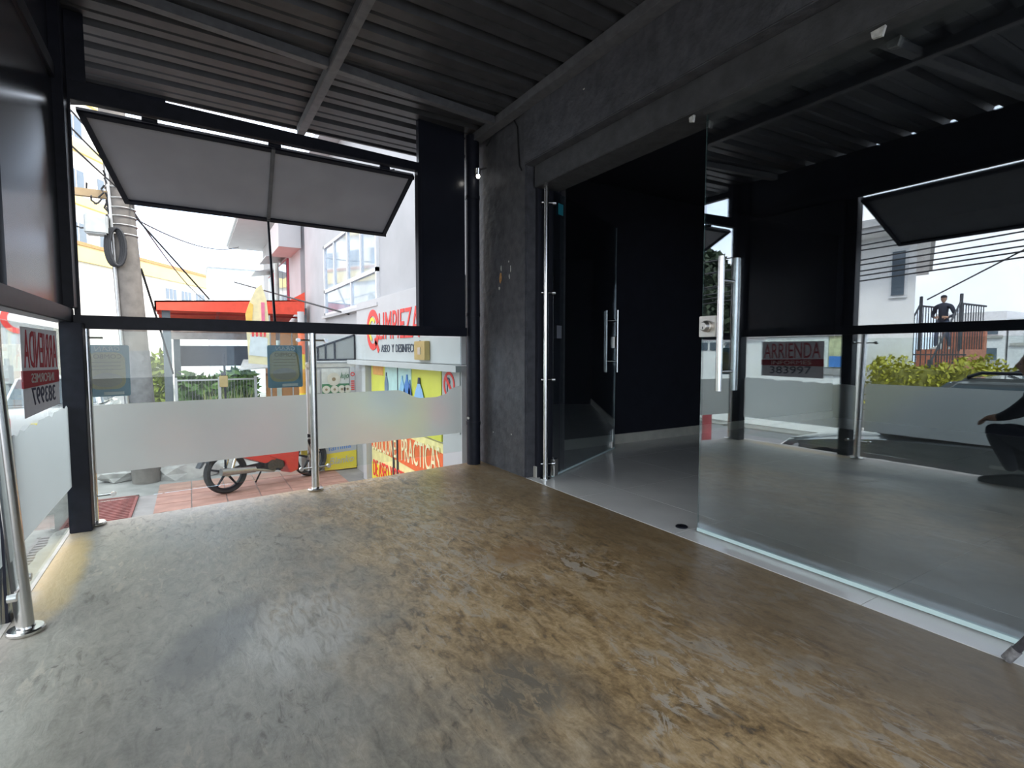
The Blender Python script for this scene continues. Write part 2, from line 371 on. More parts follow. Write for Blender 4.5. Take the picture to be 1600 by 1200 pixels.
# ================================================================== the terrace shell
fl = MB(); fl.prism([(-0.64, -3.2), (2.22, -3.2), (2.22, 4.20), (-0.64, 3.80)], 'z', -0.95, 0.0)
struct(fl.build('floor', floor_mat()), 'worn polished concrete terrace floor stained brown and grey', 'floor')
# chipped cement lip along the street edge
lip = MB()
pts = []
yy = -3.2
while yy < 3.78:
    pts.append((-0.64 - random.uniform(0.015, 0.05), yy)); yy += 0.11
lip.prism(pts + [(-0.64, 3.79), (-0.60, 3.79), (-0.60, -3.2)], 'z', -0.06, 0.002)
struct(lip.build('trim_1', pm('pale_cement_lip', (0.56, 0.53, 0.47), 0.85, var=0.2, scale=10, bump=0.3)), 'pale chipped cement lip along the street edge of the terrace', 'edging')
# inner shop floor: big porcelain tiles with recessed joints
fi = thing('floor', 'pale glossy porcelain tile floor of the dark shop inside', 'floor', (5, 1, 0), kind='structure')
MB().box((2.22, -3.2, -0.9), (8.2, 4.3, -0.012)).build('grout_bed', pm('grey_grout', (0.25, 0.25, 0.25), 0.8), fi)
xs = [2.223, 2.62, 3.42, 4.22, 5.02, 5.82, 6.62, 7.42, 8.2]; ys = [-3.2, -2.25, -1.0, 0.25, 1.04, 2.30, 3.55, 4.22]
ys = [-3.2, -2.4, -1.6, -0.76, 0.08, 1.0, 1.94, 2.78, 3.62, 4.22]
for i in range(len(xs) - 1):
    for j in range(len(ys) - 1):
        MB().box((xs[i], ys[j], -0.012), (xs[i+1] - 0.003, ys[j+1] - 0.003, 0.002)).build('tile', M_TILE, fi)
# inner walls, ceiling, baseboard
struct(MB().box((2.45, 4.20, 0), (8.2, 4.32, 2.95)).build('wall_back', M_INNER), 'black painted inner shop wall behind the open glass door', 'wall')
struct(MB().box((8.2, -3.2, 0), (8.32, 4.32, 2.95)).build('wall_right', M_INNER), 'black painted far inner shop wall', 'wall')
struct(MB().box((2.55, -3.3, 0), (8.2, -3.2, 2.95)).build('wall_front', M_INNER), 'black painted inner shop wall furthest from the open door', 'wall')
ci = MB().box((2.50, -3.3, 2.70), (8.32, 4.32, 2.95)).build('ceiling', M_INNER); struct(ci, 'dark flat ceiling inside the shop', 'ceiling')
struct(MB().box((2.50, 4.185, 0.002), (8.2, 4.20, 0.105)).build('baseboard_back', pm('cream_skirting', (0.60, 0.57, 0.50), 0.5, var=0.08)), 'cream skirting along the black inner wall', 'baseboard')
# facade: pillar, jamb, overhanging beam, lintel
pl = MB().box((2.21, 3.42, 0), (2.60, 4.30, 2.86)).build('wall_pillar', M_PILLAR, bevel=0.012); struct(pl, 'rough charcoal painted pillar beside the open glass door', 'pillar')
def chip(y, z, h, w, mat, x=2.21):
    n = 9; poly = []
    for k in range(n):
        a = 2 * math.pi * k / n; q = random.uniform(0.65, 1.1); poly.append((y + math.cos(a) * w * q, z + math.sin(a) * h * q))
    MB().prism(poly, 'x', x - 0.0025, x + 0.004).build('paint_chip', mat, pl)
chip(3.80, 1.60, 0.045, 0.022, M_CHIP); chip(3.79, 1.68, 0.03, 0.008, M_CHIPW); chip(3.64, 1.66, 0.035, 0.006, M_CHIPW)
chip(3.66, 1.60, 0.02, 0.008, M_CHIPW); chip(3.67, 1.72, 0.01, 0.007, M_CHIPW); chip(3.82, 1.52, 0.014, 0.012, M_CHIPW)
chip(3.63, 0.32, 0.008, 0.006, M_CHIPW); chip(3.93, 0.30, 0.007, 0.006, M_CHIPW)
struct(MB().box((2.30, 3.385, 0), (2.52, 3.42, 2.42)).build('trim_2', M_INNER), 'black door jamb beside the rough pillar', 'jamb')
struct(MB().box((2.285, 3.386, 0.003), (2.298, 3.42, 0.09)).build('baseboard_jamb', MATS['cream_skirting']), 'short cream skirting at the foot of the jamb', 'baseboard')
fb = MB().box((2.19, -3.3, 2.405), (2.56, 3.425, 2.95)).build('wall_facade', M_PILLAR, bevel=0.006); struct(fb, 'black overhanging concrete beam above the glass front', 'beam')
for y, z, s_ in ((1.40, 2.69, 0.010), (2.7, 2.66, 0.008)):
    MB().box((2.1875, y, z), (2.192, y + s_ * 2, z + s_)).build('paint_chip', M_CHIPW, fb)
ln = MB().box((2.27, -3.3, 2.24), (2.50, 3.39, 2.405)).build('trim_3', pm('lintel_paint', (0.055, 0.055, 0.058), 0.6, var=0.25, scale=12, bump=0.4), bevel=0.004); struct(ln, 'charcoal lintel directly over the glass doors', 'lintel')
for y, w in ((1.92, 0.03), (1.03, 0.05)):
    MB().prism([(y, 2.235), (y + w, 2.23), (y + w * 0.9, 2.205), (y + w * 0.2, 2.20)], 'x', 2.285, 2.30).build('paint_chip', M_CHIPW, ln)
# corrugated roof
rf = thing('ceiling', 'dark corrugated metal roof sheet over the terrace', 'roof', (0.8, 1, 2.83), kind='structure')
prof = []
p = 0.28; y = -3.6
while y < 4.75:
    prof += [(y, 0.0), (y + 0.085, 0.0), (y + 0.10, 0.012), (y + 0.115, 0.0), (y + 0.185, 0.0), (y + 0.205, 0.045), (y + 0.255, 0.045), (y + 0.275, 0.0)]; y += p
prof.append((4.77, 0.0))
RM = Matrix.Translation((0.8, 4.77, 0)) @ Matrix.Rotation(R(2.5), 4, 'Z') @ Matrix.Translation((-0.8, -4.77, 0))
rs = MB(RM); n = len(prof); vs = []; fs = []
for x in (-0.80, 2.30):
    for q in prof: vs.append((x, q[0], 2.845 + q[1]))
for x in (-0.80, 2.30):
    for q in prof: vs.append((x, q[0], 2.849 + q[1]))
for k in range(n - 1):
    fs += [(k, k+1, n+k+1, n+k), (2*n+k, 3*n+k, 3*n+k+1, 2*n+k+1), (k, 2*n+k, 2*n+k+1, k+1), (n+k, n+k+1, 3*n+k+1, 3*n+k)]
rs.add(vs, fs).build('roof_sheet', M_ROOF, rf)
MB().box((0.80, -3.5, 2.775), (0.86, 4.70, 2.844)).build('purlin', M_PURLIN, rf, bevel=0.004)
for yy in (3.56, 1.55, -0.5):
    MB(Matrix.Translation((0.83, yy, 0)) @ Matrix.Rotation(R(7.5), 4, 'Z')).box((-1.5, -0.03, 2.79), (-0.03, 0.03, 2.844)).build('cross_beam', M_PURLIN, rf, bevel=0.003)
    MB(Matrix.Translation((0.83, yy, 0)) @ Matrix.Rotation(R(7.5), 4, 'Z')).box((0.03, -0.03, 2.79), (1.36, 0.03, 2.844)).build('cross_beam', M_PURLIN, rf, bevel=0.003)
MB().box((2.10, -3.5, 2.78), (2.19, 4.75, 2.845)).build('wall_plate', M_PURLIN, rf, bevel=0.003)
MB().box((-0.72, -3.5, 2.78), (-0.66, 4.75, 2.845)).build('wall_plate', M_STEEL_BLK, rf, bevel=0.003)
MB().hexa([(-0.80,4.72,2.66),(-0.10,4.72,2.80),(-0.10,4.76,2.80),(-0.80,4.76,2.66)], [(-0.80,4.72,2.846),(-0.10,4.72,2.846),(-0.10,4.76,2.846),(-0.80,4.76,2.846)]).build('eave_board', M_STEEL_BLK, rf)
# ---- end wall frame (looking along the street)
ew = thing('wall_end', 'black steel frame of the end wall around the propped flap', 'window frame', E(1.1, 0, 0), kind='structure')
MB(EM).box((-0.04, -0.05, 1.125), (2.60, 0.03, 1.20)).build('sill_beam', M_STEEL_BLK, ew, bevel=0.004)
MB(EM).hexa([(-0.03,-0.03,2.372),(2.18,-0.03,2.435),(2.18,0.03,2.435),(-0.03,0.03,2.372)], [(-0.03,-0.03,2.475),(2.18,-0.03,2.497),(2.18,0.03,2.497),(-0.03,0.03,2.475)]).build('head_beam', M_STEEL_BLK, ew, bevel=0.003)
MB(EM).box((-0.03, -0.03, 2.475), (0.10, 0.03, 2.84)).build('gusset_plate', M_STEEL_BLK, ew)
MB(EM).box((2.165, -0.02, 1.20), (2.60, 0.02, 2.84)).build('side_panel', M_GLOSSBLK, ew)
MB(EM).box((2.15, -0.028, 1.20), (2.185, 0.028, 2.50)).build('mullion', M_STEEL_BLK, ew, bevel=0.003)
MB(EM).box((0.0, -0.03, 1.20), (0.028, 0.03, 2.41)).build('mullion', M_STEEL_BLK, ew, bevel=0.003)
# propped flap of the end wall
w1 = thing('window_1', 'grey awning flap propped open in the end wall', 'flap', E(1.1, 0.1, 2.4), kind='structure')
A, B, C_, D = Vector((0.05, 0.03, 2.345)), Vector((2.145, 0.03, 2.408)), Vector((2.125, 0.545, 2.020)), Vector((0.275, 0.545, 1.990))
def flap_panel(Mx, A, B, C_, D, t=0.022):
    nn = (B - A).cross(D - A).normalized() * t
    if nn.z < 0: nn = -nn
    return MB(Mx).hexa([A, B, C_, D], [A + nn, B + nn, C_ + nn, D + nn]), nn
pn, nn = flap_panel(EM, A, B, C_, D); pn.build('flap_board', M_FLAP, w1)
def bar(Mx, p, q, wv, hv):
    p, q, wv, hv = Vector(p), Vector(q), Vector(wv), Vector(hv)
    return MB(Mx).hexa([p, q, q + wv, p + wv], [p + hv, q + hv, q + wv + hv, p + wv + hv])
inn = -nn.normalized() * 0.018
dn = (D - A).normalized() * 0.03; dn2 = (C_ - B).normalized() * 0.03; ds = (B - A).normalized() * 0.03
bar(EM, A, B, dn, inn).build('frame_bar', M_STEEL_BLK, w1)
bar(EM, D - dn * 0.9, C_ - dn2 * 0.9, dn, inn).build('frame_bar', M_STEEL_BLK, w1)
bar(EM, A, D, ds, inn).build('frame_bar', M_STEEL_BLK, w1)
bar(EM, B - ds, C_ - ds, ds, inn).build('frame_bar', M_STEEL_BLK, w1)
mt = A.lerp(B, 0.487); mbm = D.lerp(C_, 0.475)
bar(EM, mt, mbm, ds * 0.8, inn).build('middle_batten', M_PURLIN, w1)
MB(EM).tube((1.055, 0.0, 1.20), mbm + Vector((0.012, 0, -0.005)), 0.009).build('prop_rod', M_STEEL_BLK, w1, smooth=True)
for s_ in (0.35, 1.05, 1.85):
    MB(EM).tube((s_, 0.02, 2.362 + s_ * 0.028), (s_ + 0.08, 0.02, 2.363 + s_ * 0.028), 0.009).build('hinge', M_STEEL_BLK, w1, smooth=True)
    MB(EM).box((s_, 0.015, 2.345 + 0.03 * s_), (s_ + 0.08, 0.022, 2.37 + 0.03 * s_)).build('hinge_leaf', M_STEEL_BLK, w1)
# ---- street-side wall (left): posts, sill, closed gloss panel, propped flap
wl = thing('wall_left', 'black steel frame of the street side wall with a closed gloss panel', 'wall', (-0.58, 1, 0), kind='structure')
MB().box((-0.63, -3.2, 1.155), (-0.55, 3.78, 1.235)).build('sill_beam', M_STEEL_BLK, wl, bevel=0.004)
MB().box((-0.62, -3.2, 2.42), (-0.56, 3.80, 2.50)).build('head_beam', M_STEEL_BLK, wl, bevel=0.004)
MB().box((-0.61, -3.2, 2.50), (-0.58, 3.80, 2.84)).build('fascia_panel', M_GLOSSBLK, wl)
MB().box((-0.61, 2.66, 1.235), (-0.575, 3.80, 2.42)).build('closed_panel', M_GLOSSBLK, wl)
MB().box((-0.60, 3.66, 0.0), (-0.50, 3.76, 1.155)).build('corner_post', M_STEEL_BLK, wl, bevel=0.004)
MB().box((-0.60, 3.66, 1.235), (-0.53, 3.79, 2.84)).build('corner_post', M_STEEL_BLK, wl, bevel=0.004)
for yy in (2.56, -0.55):
    MB().box((-0.70, yy, -0.95), (-0.60, yy + 0.10, 2.84)).build('post', M_STEEL_BLK, wl, bevel=0.004)
w2 = thing('window_2', 'dark awning flap propped open in the street side wall', 'flap', (-0.6, 1, 2.4), kind='structure')
A, B, C_, D = Vector((-0.61, -0.42, 2.395)), Vector((-0.61, 2.54, 2.395)), Vector((-1.15, 2.44, 2.02)), Vector((-1.15, -0.40, 2.02))
pn, nn = flap_panel(Matrix(), A, B, C_, D); pn.build('flap_board', pm('dark_flap_board', (0.07, 0.075, 0.085), 0.55), w2)
inn = -nn.normalized() * 0.018; dn = (D - A).normalized() * 0.03; ds = (B - A).normalized() * 0.03
bar(Matrix(), A, B, dn, inn).build('frame_bar', M_STEEL_BLK, w2)
bar(Matrix(), D - dn, C_ - dn, dn, inn).build('frame_bar', M_STEEL_BLK, w2)
bar(Matrix(), A, D, ds, inn).build('frame_bar', M_STEEL_BLK, w2)
bar(Matrix(), B - ds, C_ - ds, ds, inn).build('frame_bar', M_STEEL_BLK, w2)
MB().tube((-0.60, 1.1, 1.235), (-1.14, 1.05, 2.02), 0.009).build('prop_rod', M_STEEL_BLK, w2, smooth=True)
# round down pipe in the end corner
pp = thing('down_pipe', 'black round down pipe between the pillar and the end wall', 'pipe', (2.115, 4.13, 0))
MB().tube((2.115, 4.12, 0.0), (2.115, 4.12, 2.83), 0.060, n=24).build('pipe', M_STEEL_BLK, pp, smooth=True)
for z in (0.35, 1.3, 2.3):
    MB().tube((2.115, 4.12, z), (2.115, 4.12, z + 0.03), 0.064, n=24).build('pipe_clip', M_STEEL_BLK, pp, smooth=True)
MB().tube((2.05, 4.07, 0.42), (2.03, 4.055, 0.42), 0.012).build('glass_clamp', M_STAIN, pp, smooth=True)
# ================================================================== outside ground
sw = MB().prism([(-1.55, -8), (-0.66, -8), (-0.66, 3.80), (-0.64, 3.82), (2.24, 4.20), (2.6, 4.32), (9, 4.4), (9, 60), (-1.55, 60)], 'z', GZ - 0.2, GZ).build('ground', M_SIDEWALK)
struct(sw, 'weathered grey concrete sidewalk below the terrace', 'sidewalk')
struct(MB().box((-40, -8, GZ - 0.3), (-1.70, 60, GZ - 0.04)).build('road', M_ASPH), 'grey asphalt street beyond the terrace', 'road')
kb = thing('kerb', 'grey concrete kerb between the sidewalk and the street', 'kerb', (-1.62, 10, GZ), kind='structure')
y = -8
while y < 30:
    MB().box((-1.70, y, GZ - 0.3), (-1.55, y + 0.99, GZ + 0.005)).build('kerb_stone', M_CONC, kb, bevel=0.01); y += 1.0
struct(MB().box((-40, -40, GZ - 0.3), (40, -8, GZ - 0.05)).build('ground', M_ASPH), 'grey asphalt yard behind the terrace', 'ground')
struct(MB().box((-40, -8, GZ - 0.04), (-7.4, 40, GZ - 0.01)).build('ground', M_SIDEWALK), 'concrete sidewalk across the street', 'sidewalk')
# ================================================================== railing posts and glass
def clamp(parent, p, d, reach=0.045):
    """spider arm from the post towards the glass, ending in a button"""
    p = Vector(p); d = Vector(d).normalized(); q = p + d * reach
    mb = MB(); mb.tube(p, q, 0.006, n=8); side = Vector((-d.y, d.x, 0))
    mb.tube(q - side * 0.012, q + side * 0.012, 0.014, n=12)
    return mb.build('glass_clamp', M_STAIN, parent, smooth=True)
def rail_post(loc, d, label, top=1.13, r=0.026, lean=0.0):
    t = thing('railing_post', label, 'post', loc, 'stainless railing posts')
    x, y, z = loc
    MB().tube((x, y, z), (x - lean, y, top), r, n=20).build('tube', M_STAIN, t, smooth=True)
    MB().lathe([(0.0, 0.0), (0.052, 0.0), (0.055, 0.004), (0.055, 0.012), (0.050, 0.017), (r + 0.002, 0.018), (r, 0.024), (0.0, 0.024)], (x, y, z + 0.0005)).build('base_flange', M_STAIN, t, smooth=True)
    for zz in (0.165, 1.075):
        for s_ in (-1, 1):
            dd = Vector(d) * s_; clamp(t, Vector((x - lean * zz, y, zz)) + dd * r * 0.8, dd, 0.075)
    return t
p = E(1.288, -0.045, 0.0); rail_post((p.x, p.y, 0.0), ER, 'stainless railing post in the middle of the end wall below the sill', 1.125)
rail_post((-0.505, 3.785, 0.0), ER, 'stainless railing post tucked behind the black corner post', 1.125, 0.02)
rail_post((-0.535, 2.45, 0.0), Y3, 'near stainless railing post on the street edge beside the rental sign', 1.155, lean=0.055)
rail_post((-0.535, 0.35, 0.0), Y3, 'stainless railing post on the street edge beside the crouching person', 1.155)
def rail_panel(label, o, r, L, z0=0.125, z1=1.115, f0=0.29, f1=0.69, wave=None, n=24, torn=False):
    t = thing('glass_panel', label, 'glass panel', o, 'glass railing panels')
    o = Vector((o[0], o[1], 0)); r = Vector(r); nn = Vector((-r.y, r.x, 0))
    MB().slab(o + Z3 * z0, r, Z3, [(0, 0), (L, 0), (L, z1 - z0), (0, z1 - z0)], 0.010).build('pane', M_RAILGLASS, t)
    pts = [(L * k / n, f0) for k in range(n + 1)]
    top = []
    for k in range(n, -1, -1):
        u = k / n; top.append((L * u, f1 + (wave(u) if wave else 0.0)))
    poly = pts + top
    k2 = len(pts)
    mb = MB(); off = r.cross(Z3).normalized() * 0.0112
    lo = [o + r * q[0] + Z3 * q[1] + off for q in pts]; hi = [o + r * q[0] + Z3 * q[1] + off for q in top[::-1]]
    mb.add(lo + hi, [(k, k + 1, k2 + k + 1, k2 + k) for k in range(n)])
    mb.build('frosted_film', M_FROST, t)
    return t
def wave_r(u):
    if u < 0.50: return 0.0
    if u < 0.68: return -0.075 * (0.5 - 0.5 * math.cos((u - 0.50) / 0.18 * math.pi))
    if u < 0.80: return -0.075
    if u < 0.90: return -0.075 + 0.03 * (u - 0.80) / 0.10
    return -0.02 + 0.03 * math.sin((u - 0.90) / 0.10 * math.pi / 2)
random.seed(3)
jag = [random.uniform(-0.012, 0.012) for _ in range(40)]
p = E(0.045, 0.0, 0); rail_panel('left glass panel under the end wall sill with frosted band', (p.x, p.y, 0.125), ER, 1.205)
p = E(1.325, 0.0, 0); rail_panel('right glass panel under the end wall sill with wavy edged frosted band', (p.x, p.y, 0.125), ER, 1.235, wave=wave_r, n=40)
rail_panel('street side glass panel carrying the rental sign above its frosted band', (-0.59, 2.50, 0.125), Y3, 1.17, f0=0.26, f1=0.68, wave=lambda u: 0.02 * u + jag[int(u * 38)], z0=0.06)
rail_panel('long street side glass panel below the open flap with frosted band', (-0.59, 0.38, 0.125), Y3, 2.04, f0=0.26, f1=0.70, z0=0.06)
rail_panel('street side glass panel at the far end of the open flap', (-0.59, -1.70, 0.125), Y3, 2.02, f0=0.26, f1=0.70, z0=0.06)
# ------------------------------------------------------------------ rental sign (faces the street) and the two food posters
sg = thing('rental_sign', 'white paper rental sign with red letters taped to the street side glass', 'sign', (-0.598, 3.2, 0.75))
Sr, Su = Vector((0, -0.999, 0.02)), Vector((0, 0.02, 0.999)); So = Vector((-0.5765, 3.46, 0.735))
n_s = Sr.cross(Su)   # points to the street (-x)
MB().slab(So, Sr, Su, [(0, 0), (0.66, -0.02), (0.665, 0.35), (0.005, 0.365)], 0.001).build('paper', M_PWHITE, sg)
off = -n_s * 0.002
text('lettering', 'ARRIENDA', So + Sr * 0.03 + Su * 0.185 + off, Sr, Su, 0.60, 0.155, M_PRED, sg, 0.006)
MB().slab(So + off, Sr, Su, [(0.0, 0.112), (0.662, 0.100), (0.662, 0.172), (0.0, 0.172)], 0.006).build('red_band', M_PRED, sg)
text('lettering', 'INFORMES', So + Sr * 0.12 + Su * 0.120 + off * 1.6, Sr, Su, 0.42, 0.040, M_PPALE, sg, 0.009)
text('lettering', '383997', So + Sr * 0.10 + Su * 0.025 + off, Sr, Su, 0.44, 0.075, M_PDARK, sg, 0.006)
def food_poster(label, s0, z0, w, h, pale):
    t = thing('poster', label, 'poster', E(s0 + w / 2, 0, z0))
    o = E(s0 + w, 0.0135, z0); r = -ER; u = Z3; nn = r.cross(u)
    def rr(x0, y0, x1, y1, rad, k=5):
        out = []
        for cx, cy, a0 in ((x1 - rad, y0 + rad, -90), (x1 - rad, y1 - rad, 0), (x0 + rad, y1 - rad, 90), (x0 + rad, y0 + rad, 180)):
            for i in range(k + 1): a = R(a0 + 90 * i / k); out.append((cx + rad * math.cos(a), cy + rad * math.sin(a)))
        return out
    MB().slab(o, r, u, rr(0, 0, w, h, 0.012), 0.001).build('paper', M_PBLUE, t)
    q = o - nn * 0.0008
    MB().slab(q, r, u, rr(w * 0.10, h * 0.14, w * 0.94, h * 0.86, 0.05), 0.0026).build('yellow_panel', M_PYEL, t)
    q = o - nn * 0.0016
    text('lettering', pale[0], q + r * w * 0.2 + u * h * 0.88, r, u, w * 0.55, h * 0.09, M_PPALE, t, 0.004, 0.2)
    text('lettering', pale[1], q + r * w * 0.18 + u * h * 0.735, r, u, w * 0.62, h * 0.085, M_PBROWN, t, 0.004)
    for k in range(3):
        MB().slab(q, r, u, [(w * 0.2, h * (0.66 - 0.07 * k)), (w * 0.84, h * (0.66 - 0.07 * k)), (w * 0.84, h * (0.668 - 0.07 * k)), (w * 0.2, h * (0.668 - 0.07 * k))], 0.004).build('print_line', M_PBROWN, t)
    el = [(w * 0.52 + w * 0.34 * math.cos(2 * math.pi * i / 20), h * 0.32 + h * 0.14 * math.sin(2 * math.pi * i / 20)) for i in range(20)]
    MB().slab(q, r, u, el, 0.004).build('food_picture', M_PGREYB, t)
    MB().slab(q, r, u, [(w * 0.15, h * 0.03), (w * 0.6, h * 0.03), (w * 0.6, h * 0.09), (w * 0.15, h * 0.09)], 0.004).build('print_line', M_PPALE, t)
food_poster('blue and yellow combo poster on the end glass next to the corner post', 0.03, 0.735, 0.21, 0.30, ('GRAN', 'COMBO'))
food_poster('blue and yellow combo poster on the end glass beside the middle stainless post', 1.003, 0.745, 0.232, 0.295, ('GRAN', 'COMBO'))
# ------------------------------------------------------------------ glass doors
dg = thing('door_1', 'large closed glass door leaf reflecting the street', 'door', (2.36, 1.15, 0), kind='structure')
MB().box((2.355, 0.455, 0.024), (2.365, 1.893, 2.26)).build('pane', M_DOORGLASS, dg)
MB().box((2.350, 0.455, 0.010), (2.370, 1.893, 0.028)).build('bottom_rail', M_EDGEGLASS, dg)
MB().box((2.356, 1.8932, 0.024), (2.364, 1.8942, 2.24)).build('glass_edge', pm('dark_green_glass_edge', (0.10, 0.17, 0.16), 0.2), dg)
lk = MB().box((2.338, 1.795, 1.075), (2.354, 1.900, 1.185)).build('lock_plate', M_SATIN, dg, bevel=0.003)
MB().box((2.366, 1.795, 1.075), (2.382, 1.900, 1.185)).build('lock_plate', M_SATIN, dg, bevel=0.003)
MB().lathe([(0.0, -0.034), (0.020, -0.034), (0.024, -0.030), (0.027, -0.012), (0.031, -0.010), (0.031, 0.0)], (2.338, 1.848, 1.130), 'x').build('lock_cylinder', M_SATIN, lk, smooth=True)
MB().box((2.302, 1.8465, 1.115), (2.3045, 1.8495, 1.128)).build('keyhole', M_DARKINK, lk)
def pull_handle(parent, x0, x1, y, z0, z1, nx=1):
    for x in (x0, x1):
        MB().tube((x, y, z0), (x, y, z1), 0.0165, n=20).build('handle_bar', M_STAIN, parent, smooth=True)
    for z in (z0 + 0.10, z1 - 0.12):
        MB().tube((x0, y, z), (x1, y, z), 0.0085, n=12).build('handle_spacer', M_STAIN, parent, smooth=True)
pull_handle(dg, 2.300, 2.420, 1.738, 0.795, 1.478)
dfx = thing('door_2', 'fixed glass pane beyond the closed glass door', 'glass panel', (2.36, -0.5, 0), kind='structure')
MB().box((2.355, -1.05, 0.024), (2.365, 0.448, 2.26)).build('pane', M_DOORGLASS, dfx)
MB().box((2.350, -1.05, 0.010), (2.370, 0.448, 0.028)).build('bottom_rail', M_EDGEGLASS, dfx)
MB().box((2.355, -3.1, 0.024), (2.365, -1.056, 2.26)).build('pane', M_DOORGLASS, dfx)
MB().box((2.350, -3.1, 0.010), (2.370, -1.056, 0.028)).build('bottom_rail', M_EDGEGLASS, dfx)
# open leaf
d2 = thing('door_3', 'open glass door leaf swung into the dark shop', 'door', (2.38, 3.30, 0), kind='structure')
ang = math.atan2(4.02 - 3.315, 3.72 - 2.385); LM = Matrix.Translation((2.385, 3.315, 0)) @ Matrix.Rotation(ang, 4, 'Z'); LL = 1.43
MB(LM).box((0.02, -0.005, 0.024), (LL, 0.005, 2.22)).build('pane', M_DOORGLASS, d2)
MB(LM).box((0.02, -0.010, 0.010), (LL, 0.010, 0.026)).build('bottom_rail', M_EDGEGLASS, d2)
MB(LM).box((LL + 0.0005, -0.004, 0.024), (LL + 0.0015, 0.004, 2.22)).build('glass_edge', pm('grey_glass_edge', (0.35, 0.40, 0.42), 0.2), d2)
for yy in (-0.06, 0.06):
    MB(LM).tube((LL - 0.10, yy, 0.79), (LL - 0.10, yy, 1.40), 0.011, n=14).build('handle_bar', M_STAIN, d2, smooth=True)
for z in (0.90, 1.30): MB(LM).tube((LL - 0.10, -0.06, z), (LL - 0.10, 0.06, z), 0.006).build('handle_spacer', M_STAIN, d2, smooth=True)
lp = MB(LM).box((LL - 0.06, -0.016, 1.03), (LL - 0.005, 0.016, 1.14)).build('lock_plate', M_SATIN, d2, bevel=0.003)
MB(LM).tube((LL - 0.09, -0.014, 0.06), (LL - 0.09, -0.014, 0.22), 0.005).build('floor_bolt', M_STAIN, d2, smooth=True)
MB(LM).box((LL - 0.11, -0.022, 0.03), (LL - 0.07, -0.006, 0.09)).build('bolt_housing', M_SATIN, d2, bevel=0.003)
MB(LM).box((0.02, -0.017, 0.012), (0.09, 0.017, 0.15)).build('pivot_shoe', M_STAIN, d2, bevel=0.004)
st = MB(LM).slab((0.09, -0.0055, 2.06), (1, 0, 0.05), (0, 0, 1), [(0, 0), (0.09, 0), (0.09, 0.085), (0, 0.085)], -0.001).build('blue_sticker', M_STICKER, d2)
MB(LM).box((0.075, -0.0065, 1.10), (0.16, -0.0055, 1.20)).build('grey_sticker', M_GREYSTK, d2)
dp = thing('door_post', 'slim polished steel tube post carrying the open glass door', 'post', (2.33, 3.325, 0))
MB().tube((2.332, 3.322, 0.003), (2.332, 3.322, 2.24), 0.019, n=20).build('tube', M_STAIN, dp, smooth=True)
MB().lathe([(0.0, 0.0), (0.042, 0.0), (0.042, 0.006), (0.02, 0.008), (0, 0.008)], (2.332, 3.322, 0.0025)).build('base_flange', M_STAIN, dp, smooth=True)
for z in (0.12, 0.78, 1.447, 2.125):
    mb = MB(); mb.tube((2.31, 3.34, z), (2.40, 3.31, z), 0.005, n=8); mb.tube((2.385, 3.317, z), (2.41, 3.308, z), 0.014, n=12); mb.tube((2.305, 3.345, z), (2.318, 3.338, z), 0.010, n=12)
    mb.build('glass_clamp', M_STAIN, dp, smooth=True)
# floor puck, rod, lamp, cable
ps = thing('door_stop', 'small black round door pivot set in the pale tile', 'door stop', (2.346, 1.994, 0.002))
MB().lathe([(0, 0), (0.034, 0), (0.034, 0.004), (0.028, 0.009), (0.012, 0.009), (0.011, 0.006), (0, 0.006)], (2.346, 1.994, 0.0025)).build('ring', M_STEEL_BLK, ps, smooth=True)
MB().tube((2.346, 1.994, 0.006), (2.346, 1.994, 0.0125), 0.007).build('spindle', M_STAIN, ps, smooth=True)
rd = thing('metal_rod', 'scuffed dark metal rod leaning beside the glass door', 'rod', (2.216, 0.556, 0))
a = Vector((2.216, 0.556, 0.022)); b = Vector((2.335, -0.06, 1.18)); d = (b - a).normalized()
MB().tube(a, b, 0.0125, n=14).build('shaft', pm('scuffed_dark_paint', (0.05, 0.045, 0.05), 0.45, var=0.6, scale=40), rd, smooth=True)
MB().tube(a - d * 0.018, a + d * 0.03, 0.0155, n=14).build('foot_cap', pm('worn_grey_cap', (0.20, 0.19, 0.19), 0.6, var=0.5, scale=60), rd, smooth=True)
lm = thing('wall_lamp', 'small bright metal spot lamp high on the pillar corner', 'lamp', (2.19, 4.05, 2.5))
MB().tube((2.195, 4.02, 2.555), (2.12, 3.99, 2.52), 0.007).build('bracket', M_STAIN, lm, smooth=True)
MB().lathe([(0, -0.05), (0.018, -0.05), (0.026, 0.0), (0.022, 0.0), (0, -0.01)], (2.10, 3.985, 2.52), 'z', 16).build('lamp_head', M_STAIN, lm, smooth=True)
m = bpy.data.materials.new('lamp_glow'); m.use_nodes = True
m.node_tree.nodes['Principled BSDF'].inputs['Emission Color'].default_value = (1, 0.97, 0.9, 1); m.node_tree.nodes['Principled BSDF'].inputs['Emission Strength'].default_value = 6
MB().lathe([(0, -0.078), (0.012, -0.074), (0.016, -0.062), (0.014, -0.05), (0, -0.05)], (2.10, 3.985, 2.52), 'z', 14).build('bulb', m, lm, smooth=True)
cb = MB().path([(2.2, 4.02, 2.74), (2.2, 3.9, 2.80), (2.203, 3.75, 2.81), (2.203, 3.58, 2.79), (2.203, 3.53, 2.72), (2.203, 3.52, 2.58), (2.203, 3.50, 2.42), (2.203, 3.47, 2.38)], 0.006).build('cable', M_CABLE, None, smooth=True)
tag(cb, 'thin black cable curving across the top of the pillar', 'cable')
